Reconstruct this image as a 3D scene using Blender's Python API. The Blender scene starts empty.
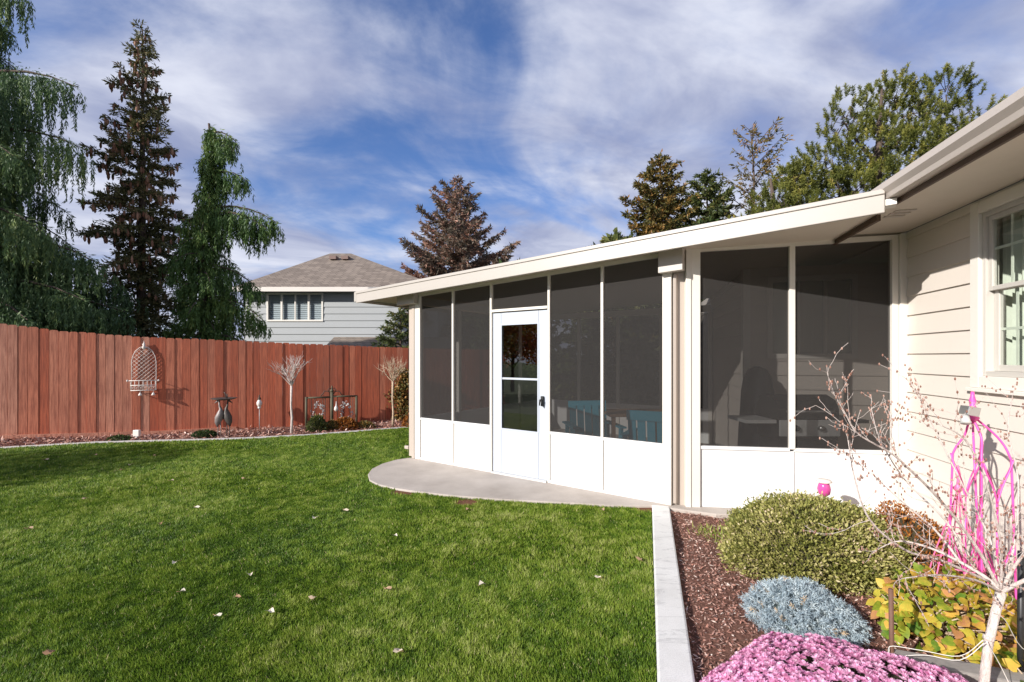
import bpy, math, random
import numpy as np
from mathutils import Vector
random.seed(7)
RNG = np.random.default_rng(11)
R = math.radians
scene = bpy.context.scene
COL = scene.collection

# ------------------------------------------------------------------ camera
cd = bpy.data.cameras.new('camera'); cam = bpy.data.objects.new('camera', cd); COL.objects.link(cam)
cam.location = (0, 0, 1.5); cam.rotation_euler = (R(90), 0, 0)
cd.sensor_width = 36; cd.lens = 16.0; cd.shift_y = 0.0156
cd.clip_start = 0.05; cd.clip_end = 2000
scene.camera = cam

# ------------------------------------------------------------------ light
SUN_AZ, SUN_EL = 53.0, 24.0                 # azimuth from -Y towards -X
sdir = Vector((-math.sin(R(SUN_AZ))*math.cos(R(SUN_EL)), -math.cos(R(SUN_AZ))*math.cos(R(SUN_EL)), math.sin(R(SUN_EL))))
sl = bpy.data.lights.new('sun', 'SUN'); sun = bpy.data.objects.new('sun', sl); COL.objects.link(sun)
sl.energy = 4.8; sl.angle = R(0.6); sl.color = (1.0, 0.955, 0.90)
sun.rotation_euler = sdir.to_track_quat('Z', 'Y').to_euler(); sun.location = (-20, -14, 20)

world = bpy.data.worlds.new('World'); scene.world = world; world.use_nodes = True
nt = world.node_tree; nt.nodes.clear()
def nd(t, **k):
    n = nt.nodes.new(t)
    for a, b in k.items(): setattr(n, a, b)
    return n
out = nd('ShaderNodeOutputWorld'); bg = nd('ShaderNodeBackground'); bg.inputs['Strength'].default_value = 0.12
sky = nd('ShaderNodeTexSky', sky_type='NISHITA'); sky.sun_disc = False
sky.sun_elevation = R(SUN_EL); sky.sun_rotation = math.atan2(sdir.x, sdir.y)
sky.air_density = 1.0; sky.dust_density = 0.6; sky.ozone_density = 2.5
tc = nd('ShaderNodeTexCoord'); sep = nd('ShaderNodeSeparateXYZ'); nt.links.new(tc.outputs['Generated'], sep.inputs[0])
def mth(op, a, b=None, c=None, clamp=False):
    n = nd('ShaderNodeMath', operation=op); n.use_clamp = clamp
    for i, v in enumerate((a, b, c)):
        if v is None: continue
        if isinstance(v, (int, float)): n.inputs[i].default_value = v
        else: nt.links.new(v, n.inputs[i])
    return n.outputs[0]
zz = mth('ADD', mth('MAXIMUM', sep.outputs['Z'], 0.0), 0.22)
cx = mth('ADD', mth('DIVIDE', sep.outputs['X'], zz), -0.45); cy = mth('ADD', mth('DIVIDE', sep.outputs['Y'], zz), 0.42)
# turn and stretch the cloud layer a little so the streaks lean
ca, sa = math.cos(R(14)), math.sin(R(14))
rx = mth('ADD', mth('MULTIPLY', cx, ca*0.85), mth('MULTIPLY', cy, sa*0.85))
ry = mth('ADD', mth('MULTIPLY', cx, -sa*1.25), mth('MULTIPLY', cy, ca*1.25))
cmb = nd('ShaderNodeCombineXYZ'); nt.links.new(rx, cmb.inputs[0]); nt.links.new(ry, cmb.inputs[1])
cmb.inputs[2].default_value = 4.3
def noise(scale, detail, rough, dist, vec, lac=2.0):
    n = nd('ShaderNodeTexNoise'); n.inputs['Scale'].default_value = scale; n.inputs['Detail'].default_value = detail
    n.inputs['Roughness'].default_value = rough; n.inputs['Distortion'].default_value = dist; n.inputs['Lacunarity'].default_value = lac
    nt.links.new(vec, n.inputs['Vector']); return n.outputs['Fac']
n1 = noise(0.95, 8, 0.50, 1.1, cmb.outputs[0]); n2 = noise(3.0, 9, 0.62, 0.35, cmb.outputs[0]); n3 = noise(0.42, 3, 0.5, 0.0, cmb.outputs[0])
def ramp(v, a, b, c0=(0,0,0,1), c1=(1,1,1,1)):
    r = nd('ShaderNodeValToRGB'); r.color_ramp.elements[0].position = a; r.color_ramp.elements[1].position = b
    r.color_ramp.elements[0].color = c0; r.color_ramp.elements[1].color = c1; r.color_ramp.interpolation = 'EASE'
    nt.links.new(v, r.inputs[0]); return r.outputs[0]
den = mth('ADD', mth('MULTIPLY', n1, 0.6), mth('ADD', mth('MULTIPLY', n2, 0.22), mth('MULTIPLY', n3, 0.38)))
low = mth('MULTIPLY', mth('SUBTRACT', 0.35, mth('MAXIMUM', sep.outputs['Z'], 0.0)), 0.10)
den = mth('ADD', den, low)
mask = ramp(den, 0.445, 0.625)
shade = ramp(noise(2.1, 6, 0.55, 0.4, cmb.outputs[0]), 0.30, 0.70, (1.95, 2.25, 3.5, 1), (4.9, 5.1, 5.85, 1))
tint = nd('ShaderNodeMix', data_type='RGBA', blend_type='MULTIPLY'); tint.inputs['Factor'].default_value = 1.0
nt.links.new(sky.outputs[0], tint.inputs['A']); tint.inputs['B'].default_value = (0.62, 0.74, 1.02, 1)
mx = nd('ShaderNodeMix', data_type='RGBA')
nt.links.new(mask, mx.inputs['Factor']); nt.links.new(tint.outputs['Result'], mx.inputs['A']); nt.links.new(shade, mx.inputs['B'])
nt.links.new(mx.outputs['Result'], bg.inputs['Color']); nt.links.new(bg.outputs[0], out.inputs[0])

scene.view_settings.view_transform = 'Standard'; scene.view_settings.look = 'None'
scene.view_settings.exposure = 0.45; scene.view_settings.gamma = 1.0
scene.render.engine = 'CYCLES'
scene.cycles.max_bounces = 8; scene.cycles.diffuse_bounces = 3; scene.cycles.glossy_bounces = 3
scene.cycles.transparent_max_bounces = 16; scene.cycles.transmission_bounces = 3
scene.cycles.use_denoising = True

# ------------------------------------------------------------------ helpers
ZERO = np.zeros(3)
class MB:
    def __init__(s): s.v = []; s.f = []; s.sm = []; s.a = []
    def add(s, vs, fs, smooth=False, tint=0.5):
        o = len(s.v); s.v.extend([tuple(map(float, p)) for p in vs]); s.f.extend([tuple(i+o for i in f) for f in fs])
        s.sm.extend([smooth]*len(fs)); s.a.extend([tint]*len(fs)); return s
    def hexa(s, p, tint=0.5):   # 8 corners: bottom 4 ccw, top 4 ccw
        return s.add(p, [(3,2,1,0),(4,5,6,7),(0,1,5,4),(1,2,6,5),(2,3,7,6),(3,0,4,7)], tint=tint)
    def box(s, x0, x1, y0, y1, z0, z1, tint=0.5):
        return s.hexa([(x0,y0,z0),(x1,y0,z0),(x1,y1,z0),(x0,y1,z0),(x0,y0,z1),(x1,y0,z1),(x1,y1,z1),(x0,y1,z1)], tint)
    def prism(s, poly, z0, z1, tint=0.5):
        n = len(poly); vs = [(p[0],p[1],z0(p) if callable(z0) else z0) for p in poly]+[(p[0],p[1],z1(p) if callable(z1) else z1) for p in poly]
        fs = [tuple(range(n-1,-1,-1)), tuple(range(n, 2*n))]+[(i,(i+1)%n,n+(i+1)%n,n+i) for i in range(n)]
        return s.add(vs, fs, tint=tint)
    def tube(s, pts, rad, n=8, tint=0.5, cap=True):
        pts = [np.array(p, float) for p in pts]; k = len(pts)
        if not hasattr(rad, '__len__'): rad = [rad]*k
        vs = []; fs = []; ref = None
        for i in range(k):
            d = pts[min(i+1,k-1)]-pts[max(i-1,0)]; d = d/(np.linalg.norm(d)+1e-9)
            if ref is None: ref = np.array([0,0,1.]) if abs(d[2]) < .9 else np.array([1.,0,0])
            x = np.cross(d, ref); x /= np.linalg.norm(x)+1e-9; y = np.cross(d, x); ref = -y if np.dot(-y, ref) > 0 else y
            x = np.cross(d, ref); x /= np.linalg.norm(x)+1e-9; y = np.cross(d, x)
            for j in range(n):
                t = 2*math.pi*j/n; vs.append(pts[i]+rad[i]*(math.cos(t)*x+math.sin(t)*y))
        for i in range(k-1):
            for j in range(n): fs.append((i*n+j, i*n+(j+1)%n, (i+1)*n+(j+1)%n, (i+1)*n+j))
        if cap: fs.append(tuple(range(n-1,-1,-1))); fs.append(tuple(range((k-1)*n, k*n)))
        return s.add(vs, fs, smooth=True, tint=tint)
    def lathe(s, c, prof, n=20, tint=0.5):   # prof: (radius, z) list from bottom to top
        vs = []; fs = []; k = len(prof)
        for r, z in prof:
            for j in range(n): t = 2*math.pi*j/n; vs.append((c[0]+r*math.cos(t), c[1]+r*math.sin(t), c[2]+z))
        for i in range(k-1):
            for j in range(n): fs.append((i*n+j, i*n+(j+1)%n, (i+1)*n+(j+1)%n, (i+1)*n+j))
        fs.append(tuple(range(n-1,-1,-1))); fs.append(tuple(range((k-1)*n, k*n)))
        return s.add(vs, fs, smooth=True, tint=tint)
    def ell(s, c, r, n=14, m=8, warp=None, tint=0.5):
        vs = []; fs = []
        for i in range(m+1):
            ph = -math.pi/2+math.pi*i/m
            for j in range(n):
                t = 2*math.pi*j/n; d = np.array([math.cos(ph)*math.cos(t), math.cos(ph)*math.sin(t), math.sin(ph)])
                k = warp(d) if warp else 1
                vs.append((c[0]+r[0]*d[0]*k, c[1]+r[1]*d[1]*k, c[2]+r[2]*d[2]*k))
        for i in range(m):
            for j in range(n): fs.append((i*n+j, i*n+(j+1)%n, (i+1)*n+(j+1)%n, (i+1)*n+j))
        return s.add(vs, fs, smooth=True, tint=tint)
    def build(s, name, mat, parent=None, loc=None, bevel=0.0, kind=None, label=None):
        org = origin(parent) if parent is not None else np.array(loc if loc is not None else (0,0,0), float)
        me = bpy.data.meshes.new(name); me.from_pydata([tuple(np.array(p)-org) for p in s.v], [], s.f)
        me.polygons.foreach_set('use_smooth', s.sm)
        at = me.attributes.new('tint', 'FLOAT', 'FACE'); at.data.foreach_set('value', s.a)
        me.update(); me.materials.append(mat)
        o = bpy.data.objects.new(name, me); COL.objects.link(o)
        if parent is not None: o.parent = parent
        else: o.location = org
        if bevel:
            b = o.modifiers.new('bevel', 'BEVEL'); b.width = bevel; b.segments = 2; b.limit_method = 'ANGLE'; b.angle_limit = R(40)
        if kind: o['kind'] = kind
        if label: o['label'] = label
        return o
def origin(o):
    p = np.zeros(3)
    while o is not None: p += np.array(o.location); o = o.parent
    return p
def tag(o, label, cat, group=None, kind=None):
    o['label'] = label; o['category'] = cat
    if group: o['group'] = group
    if kind: o['kind'] = kind
    return o
def thing(name, label, cat, loc=(0,0,0), group=None):
    o = bpy.data.objects.new(name, None); COL.objects.link(o); o.location = loc; o.empty_display_size = .1
    return tag(o, label, cat, group)
def leafmesh(name, C, D, N, L, W, mat, parent=None, tint=None, loc=None, mid=0.45, kind=None):
    """many small four-cornered leaves: centre-base C, direction D, side vector from D x N"""
    C = np.asarray(C, float); D = np.asarray(D, float); N = np.asarray(N, float); n = len(C)
    D = D/(np.linalg.norm(D,axis=1,keepdims=True)+1e-9); S = np.cross(D, N); S /= (np.linalg.norm(S,axis=1,keepdims=True)+1e-9)
    L = np.broadcast_to(np.asarray(L,float).reshape(-1,1),(n,1)); W = np.broadcast_to(np.asarray(W,float).reshape(-1,1),(n,1))
    org = origin(parent) if parent is not None else np.array(loc if loc is not None else (0,0,0), float)
    V = np.empty((n,4,3)); V[:,0] = C; V[:,1] = C+D*L*mid-S*W*.5; V[:,2] = C+D*L; V[:,3] = C+D*L*mid+S*W*.5
    V = (V-org).reshape(-1,3).astype(np.float32)
    me = bpy.data.meshes.new(name); me.vertices.add(4*n); me.vertices.foreach_set('co', V.ravel())
    me.loops.add(4*n); me.loops.foreach_set('vertex_index', np.arange(4*n, dtype=np.int32))
    me.polygons.add(n); me.polygons.foreach_set('loop_start', np.arange(n, dtype=np.int32)*4); me.polygons.foreach_set('loop_total', np.full(n,4,dtype=np.int32))
    at = me.attributes.new('tint','FLOAT','FACE'); at.data.foreach_set('value', (RNG.random(n) if tint is None else np.clip(tint,0,1)).astype(np.float32))
    me.update(calc_edges=True); me.materials.append(mat)
    o = bpy.data.objects.new(name, me); COL.objects.link(o)
    if parent is not None: o.parent = parent
    else: o.location = org
    if kind: o['kind'] = kind
    return o
def rdir(n):
    v = RNG.normal(size=(n,3)); return v/np.linalg.norm(v,axis=1,keepdims=True)
def vnoise(x, y, s, seed=0):
    """smooth value noise 0..1 on numpy arrays"""
    x = x*s+seed*17.3; y = y*s+seed*9.1; xi = np.floor(x).astype(int); yi = np.floor(y).astype(int); fx = x-xi; fy = y-yi
    fx = fx*fx*(3-2*fx); fy = fy*fy*(3-2*fy)
    h = lambda i, j: (np.sin(i*127.1+j*311.7+seed*74.7)*43758.5453) % 1
    return (h(xi,yi)*(1-fx)+h(xi+1,yi)*fx)*(1-fy)+(h(xi,yi+1)*(1-fx)+h(xi+1,yi+1)*fx)*fy

# ------------------------------------------------------------------ materials
class Mat:
    def __init__(s, name):
        s.m = bpy.data.materials.new(name); s.m.use_nodes = True; s.t = s.m.node_tree; s.t.nodes.clear()
        s.o = s.t.nodes.new('ShaderNodeOutputMaterial')
    def n(s, t, ins=None, **k):
        n = s.t.nodes.new(t)
        for a, b in k.items(): setattr(n, a, b)
        for a, b in (ins or {}).items():
            if hasattr(b, 'is_output') or isinstance(b, bpy.types.NodeSocket): s.t.links.new(b, n.inputs[a])
            else: n.inputs[a].default_value = b
        return n
    def coord(s, scale=(1,1,1), kind='Object', rot=(0,0,0)):
        c = s.n('ShaderNodeTexCoord'); m = s.n('ShaderNodeMapping', {'Vector': c.outputs[kind], 'Scale': scale, 'Rotation': rot}); return m.outputs[0]
    def noise(s, vec, scale, detail=4, rough=.55, dist=0):
        return s.n('ShaderNodeTexNoise', {'Vector': vec, 'Scale': scale, 'Detail': detail, 'Roughness': rough, 'Distortion': dist}).outputs['Fac']
    def ramp(s, v, stops, interp='LINEAR'):
        r = s.n('ShaderNodeValToRGB', {'Fac': v}); e = r.color_ramp.elements; r.color_ramp.interpolation = interp
        while len(e) < len(stops): e.new(0.5)
        for i, (p, c) in enumerate(stops): e[i].position = p; e[i].color = (*c, 1)
        return r.outputs[0]
    def mix(s, f, a, b, mode='MIX'):
        n = s.n('ShaderNodeMix', data_type='RGBA', blend_type=mode)
        for k, v in (('Factor', f), ('A', a), ('B', b)):
            if isinstance(v, bpy.types.NodeSocket): s.t.links.new(v, n.inputs[k])
            else: n.inputs[k].default_value = v if k == 'Factor' else (*v, 1)
        return n.outputs['Result']
    def math(s, op, a, b=0.0):
        n = s.n('ShaderNodeMath', operation=op)
        for i, v in enumerate((a, b)):
            if isinstance(v, bpy.types.NodeSocket): s.t.links.new(v, n.inputs[i])
            else: n.inputs[i].default_value = v
        return n.outputs[0]
    def attr(s, name='tint'): return s.n('ShaderNodeAttribute', attribute_name=name).outputs['Fac']
    def bump(s, h, strength=.4, dist=.01): return s.n('ShaderNodeBump', {'Height': h, 'Strength': strength, 'Distance': dist}).outputs[0]
    def bsdf(s, color, rough=.6, metal=0, normal=None, spec=.5, **k):
        b = s.n('ShaderNodeBsdfPrincipled', {'Roughness': rough, 'Metallic': metal, 'Specular IOR Level': spec})
        if isinstance(color, bpy.types.NodeSocket): s.t.links.new(color, b.inputs['Base Color'])
        else: b.inputs['Base Color'].default_value = (*color, 1)
        if normal is not None: s.t.links.new(normal, b.inputs['Normal'])
        return b.outputs[0]
    def out(s, sh): s.t.links.new(sh, s.o.inputs['Surface']); return s.m
def paint(name, col, rough=.45, var=.06, dirt=0.0, bscale=60, bstr=.08):
    m = Mat(name); v = m.coord()
    a = m.noise(v, 2.3, 6, .6); b = m.noise(v, bscale, 3)
    c = m.mix(m.math('MULTIPLY', a, var*2), col, tuple(x*.72 for x in col))
    if dirt:
        d = m.ramp(m.noise(m.coord((3,3,.5)), 2.0, 6, .7), [(.52,(0,0,0)),(.8,(1,1,1))])
        c = m.mix(m.math('MULTIPLY', d, dirt), c, (.32,.27,.21))
    return m.out(m.bsdf(c, rough, normal=m.bump(b, bstr, .002)))
def foliage_mat(name, stops, trans=.25, rough=.55, spec=.3):
    m = Mat(name); v_ = m.attr()
    if 'yellow' in name: v_ = m.math('ADD', v_, m.math('MULTIPLY', m.math('SUBTRACT', m.noise(m.coord(), 34, 4, .65), .5), .75))
    c = m.ramp(v_, stops)
    p = m.bsdf(c, rough, spec=spec); t = m.n('ShaderNodeBsdfTranslucent', {'Color': c}).outputs[0]
    return m.out(m.n('ShaderNodeMixShader', {0: trans, 1: p, 2: t}).outputs[0])
def plain(name, col, rough=.5, metal=0, var=.12, scale=18):
    m = Mat(name); n = m.noise(m.coord(), scale, 5, .6)
    c = m.mix(n, tuple(x*(1-var) for x in col), tuple(min(1,x*(1+var)) for x in col))
    return m.out(m.bsdf(c, rough, metal, normal=m.bump(n, .15, .003)))
M = {}
M['white_panel'] = paint('white_panel', (.76,.755,.74), .35, .03, .03, 8, .02)
M['white_frame'] = paint('white_frame', (.72,.68,.61), .4, .04)
M['door_white'] = paint('door_white', (.47,.505,.56), .35, .03, .02)
M['beige_fascia'] = paint('beige_fascia', (.45,.41,.365), .4, .10, .10)
M['beige_post'] = paint('beige_post', (.47,.40,.34), .45, .08)
M['soffit'] = paint('soffit', (.70,.62,.53), .6, .12, .12)
M['gutter'] = paint('gutter', (.56,.50,.45), .35, .10, .12)
M['sash_vinyl'] = paint('sash_vinyl', (.55,.52,.47), .4, .05, .03)
M['trim'] = paint('trim', (.78,.74,.67), .45, .06, .05)
M['brown_trim'] = plain('brown_trim', (.10,.06,.04), .6)
M['siding'] = paint('siding', (.73,.66,.585), .55, .08, .07, 90, .12)
M['grey_siding'] = paint('grey_siding', (.37,.385,.39), .6, .1, .08)
M['black_metal'] = plain('black_metal', (.02,.02,.02), .45)
M['dark_void'] = plain('dark_void', (.02,.02,.022), .9)
M['steel'] = plain('steel', (.55,.55,.53), .3, .9)
M['steel_dull'] = plain('steel_dull', (.60,.60,.58), .45, .2)
M['teal_paint'] = plain('teal_paint', (.03,.33,.45), .5)
M['table_wood'] = plain('table_wood', (.25,.13,.07), .5)
M['pink_metal'] = plain('pink_metal', (.88,.10,.40), .4)
M['pink_pale'] = plain('pink_pale', (.82,.17,.36), .45)
M['rusty_iron'] = plain('rusty_iron', (.085,.055,.04), .7, .2, .5, 30)
M['iron_green'] = plain('iron_green', (.10,.085,.05), .7, .2, .4, 30)
M['bronze'] = plain('bronze', (.10,.085,.075), .55, .5, .4, 30)
M['bronze_pale'] = plain('bronze_pale', (.22,.19,.18), .55, .4, .4, 30)
M['cream_iron'] = plain('cream_iron', (.72,.66,.60), .5)
M['fabric_black'] = plain('fabric_black', (.018,.018,.02), .85)
M['curtain'] = plain('curtain', (.66,.68,.58), .8)
M['stake_brown'] = plain('stake_brown', (.14,.07,.045), .7, 0, .4)
M['twine'] = plain('twine', (.75,.72,.65), .8)
# insect screen
m = Mat('screen_mesh'); w1 = m.noise(m.coord((1,1,14)), 5, 3); w2 = m.noise(m.coord((9,9,1)), 6, 3)
c = m.mix(m.math('MULTIPLY', m.math('ADD', w1, w2), .5), (.032,.030,.029), (.052,.049,.047))
M['screen'] = m.out(m.n('ShaderNodeMixShader', {0: .70, 1: m.n('ShaderNodeBsdfTransparent', {'Color': (1,1,1,1)}).outputs[0], 2: m.n('ShaderNodeBsdfDiffuse', {'Color': c}).outputs[0]}).outputs[0])
def glass(name, tint=(.88,.92,.90), ior=1.6, wav=.0):
    m = Mat(name); lw_ = m.n('ShaderNodeLayerWeight', {'Blend': .5}); fr = m.math('ADD', m.math('MULTIPLY', m.math('POWER', lw_.outputs['Facing'], 4.0), .85), (ior-1)**2/(ior+1)**2*1.8)
    nrm = m.bump(m.noise(m.coord(), 1.6, 2), wav, .02) if wav else None
    g = m.n('ShaderNodeBsdfGlossy', {'Color': (1,1,1,1), 'Roughness': .01})
    if nrm is not None: m.t.links.new(nrm, g.inputs['Normal'])
    return m.out(m.n('ShaderNodeMixShader', {0: fr, 1: m.n('ShaderNodeBsdfTransparent', {'Color': (*tint,1)}).outputs[0], 2: g.outputs[0]}).outputs[0])
M['glass'] = glass('window_glass', wav=.05)
M['door_glass'] = glass('door_glass', (.55,.57,.57), 1.75, .04)
# concrete
def concrete(name, a, b, joint=0):
    m = Mat(name); v = m.coord(); n = m.noise(v, 1.7, 8, .65); g = m.noise(v, 160, 3, .7)
    c = m.ramp(n, [(.3, a), (.7, b)])
    if joint:
        wv = m.noise(m.coord((1.2,5,1)), 2.2, 7, .7, 1.5); c = m.mix(m.math('MULTIPLY', m.ramp(wv, [(.54,(0,0,0)),(.60,(1,1,1)),(.63,(.2,.2,.2))]), .45), c, (.30,.30,.29))
    c = m.mix(m.math('MULTIPLY', m.ramp(g, [(.35,(0,0,0)),(.75,(1,1,1))]), .35), c, tuple(x*.45 for x in a))
    return m.out(m.bsdf(c, .85, normal=m.bump(m.math('ADD', n, g), .35, .004)))
M['slab'] = concrete('slab_concrete', (.38,.33,.285), (.56,.50,.44))
M['curb'] = concrete('curb_concrete', (.62,.61,.58), (.86,.85,.82), 1)
M['strip'] = concrete('strip_concrete', (.55,.52,.48), (.70,.67,.62))
# soil, lawn floor, mulch
m = Mat('lawn_soil'); v = m.coord(); n = m.noise(v, .9, 8, .6); n2 = m.noise(v, 40, 4, .7)
c = m.ramp(n, [(.3,(.035,.075,.010)),(.7,(.06,.11,.018))]); c = m.mix(m.math('MULTIPLY', n2, .6), c, (.05,.045,.02))
M['lawn_soil'] = m.out(m.bsdf(c, .95, normal=m.bump(n2, .8, .02), spec=.1))
m = Mat('bare_soil'); v = m.coord(); n2 = m.noise(v, 60, 5, .7)
M['bare_soil'] = m.out(m.bsdf(m.ramp(n2, [(.3,(.10,.045,.025)),(.7,(.24,.12,.07))]), .95, normal=m.bump(n2, .8, .02), spec=.1))
m = Mat('mulch_floor'); v = m.coord(); n = m.noise(v, 45, 5, .75); n2 = m.noise(v, 2, 4)
M['mulch_floor'] = m.out(m.bsdf(m.mix(n2, m.ramp(n, [(.3,(.10,.045,.032)),(.7,(.34,.17,.125))]), (.22,.12,.09)), .95, normal=m.bump(n, 1, .03), spec=.1))
M['mulch_chip'] = foliage_mat('mulch_chip', [(0,(.13,.058,.044)),(.45,(.48,.24,.18)),(.75,(.64,.45,.37)),(1,(.78,.68,.60))], 0, .9, .1)
M['grass'] = foliage_mat('grass_blade', [(0,(.050,.105,.010)),(.35,(.13,.225,.020)),(.7,(.29,.375,.052)),(.93,(.46,.49,.17)),(1,(.55,.48,.24))], .35, .5, .25)
# fence wood
m = Mat('fence_wood'); a = m.attr(); g = m.noise(m.coord((14,14,.9)), 3.2, 8, .65); k = m.noise(m.coord((1,1,.4)), 1.3, 5, .6)
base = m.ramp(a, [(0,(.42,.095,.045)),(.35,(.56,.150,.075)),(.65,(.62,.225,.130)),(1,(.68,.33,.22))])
c = m.mix(m.math('MULTIPLY', m.ramp(g, [(.38,(0,0,0)),(.68,(1,1,1))]), .75), base, (.22,.06,.038))
c = m.mix(m.math('MULTIPLY', m.ramp(k, [(.42,(0,0,0)),(.70,(1,1,1))]), .55), c, (.26,.10,.065))
M['fence'] = m.out(m.bsdf(c, .7, normal=m.bump(g, .5, .006), spec=.25))
# shingles
def shingle(name, a, b, rot=(0,0,0)):
    m = Mat(name); tcn = m.n('ShaderNodeTexCoord'); sp = m.n('ShaderNodeSeparateXYZ', {0: tcn.outputs['Object']})
    cb = m.n('ShaderNodeCombineXYZ', {0: m.math('ADD', sp.outputs[0], sp.outputs[1]), 1: m.math('MULTIPLY', sp.outputs[2], 2.2)})
    br = m.n('ShaderNodeTexBrick', {'Vector': cb.outputs[0], 'Color1': (*a,1), 'Color2': (*b,1), 'Mortar': (*[x*.35 for x in a],1), 'Scale': 1.0, 'Mortar Size': .012, 'Brick Width': .33, 'Row Height': .22, 'Bias': 0.0})
    n = m.noise(tcn.outputs['Object'], 6, 6, .7)
    return m.out(m.bsdf(m.mix(m.math('MULTIPLY', n, .5), br.outputs['Color'], tuple(x*.6 for x in a)), .9, normal=m.bump(br.outputs['Fac'], -.5, .02)))
M['shingle'] = shingle('grey_shingle', (.19,.15,.12), (.31,.25,.20))
M['vent_brown'] = plain('vent_brown', (.20,.13,.11), .7)
# bark
def bark(name, a, b, sc=(12,12,2)):
    m = Mat(name); n = m.noise(m.coord(sc), 3, 7, .7); return m.out(m.bsdf(m.ramp(n, [(.3,a),(.7,b)]), .9, normal=m.bump(n, .8, .02), spec=.2))
M['bark'] = bark('bark', (.05,.035,.028), (.16,.12,.095))
M['bark_pale'] = bark('bark_pale', (.50,.40,.36), (.80,.72,.66), (20,20,6))
M['bark_tan'] = bark('bark_tan', (.42,.30,.20), (.66,.52,.38), (20,20,6))
# foliage families
M['cedar'] = foliage_mat('cedar_spray', [(0,(.040,.075,.032)),(.5,(.100,.165,.062)),(.85,(.20,.27,.09)),(1,(.30,.33,.11))])
M['cedar_bright'] = foliage_mat('cedar_bright_spray', [(0,(.042,.085,.026)),(.5,(.100,.175,.044)),(.85,(.19,.26,.062)),(1,(.28,.30,.09))])
M['spruce'] = foliage_mat('spruce_needle', [(0,(.055,.060,.026)),(.5,(.145,.145,.058)),(.8,(.25,.19,.085)),(1,(.36,.23,.12))])
M['cone'] = foliage_mat('cone_scale', [(0,(.14,.06,.035)),(1,(.36,.20,.13))], 0, .8)
M['brown_conifer'] = foliage_mat('brown_conifer_spray', [(0,(.09,.085,.06)),(.45,(.20,.155,.115)),(.75,(.38,.21,.15)),(1,(.52,.27,.19))])
M['rusty_conifer'] = foliage_mat('rusty_conifer_spray', [(0,(.05,.06,.022)),(.4,(.13,.115,.032)),(.7,(.28,.165,.045)),(1,(.44,.22,.07))])
M['olive_conifer'] = foliage_mat('olive_conifer_spray', [(0,(.042,.062,.024)),(.5,(.10,.125,.036)),(.85,(.20,.185,.055)),(1,(.30,.23,.07))])
M['pine'] = foliage_mat('pine_needle', [(0,(.045,.060,.014)),(.5,(.145,.160,.032)),(.85,(.29,.275,.055)),(1,(.42,.33,.09))])
M['box'] = foliage_mat('box_leaf', [(0,(.085,.105,.025)),(.4,(.24,.245,.055)),(.75,(.45,.41,.15)),(1,(.62,.50,.34))], .2)
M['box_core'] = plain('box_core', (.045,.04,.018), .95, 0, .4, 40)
M['blue_spruce'] = foliage_mat('blue_spruce_needle', [(0,(.20,.27,.31)),(.5,(.40,.49,.54)),(.9,(.60,.67,.68)),(1,(.55,.42,.28))], .1)
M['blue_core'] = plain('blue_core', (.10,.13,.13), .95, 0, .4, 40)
M['petal'] = foliage_mat('mum_petal', [(0,(.66,.22,.44)),(.4,(.88,.42,.66)),(.8,(.94,.60,.78)),(1,(.95,.78,.87))], .35)
M['mum_leaf'] = foliage_mat('mum_leaf', [(0,(.03,.06,.015)),(1,(.09,.14,.03))])
M['yellow_leaf'] = foliage_mat('yellow_leaf', [(0,(.10,.20,.02)),(.25,(.30,.36,.035)),(.5,(.60,.50,.07)),(.8,(.68,.42,.07)),(1,(.58,.28,.12))], .35, .5, .3)
M['orange_leaf'] = foliage_mat('orange_leaf', [(0,(.12,.045,.012)),(.5,(.34,.12,.025)),(1,(.55,.25,.05))], .25)
M['shrub_green'] = foliage_mat('shrub_leaf', [(0,(.020,.040,.012)),(.6,(.050,.085,.022)),(1,(.11,.13,.03))])
M['dry_leaf'] = foliage_mat('dry_leaf', [(0,(.35,.20,.11)),(.5,(.60,.42,.27)),(1,(.78,.70,.55))], .1)
M['maple'] = foliage_mat('maple_leaf', [(0,(.35,.06,.015)),(.5,(.62,.16,.02)),(1,(.75,.34,.04))], .3)

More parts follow.
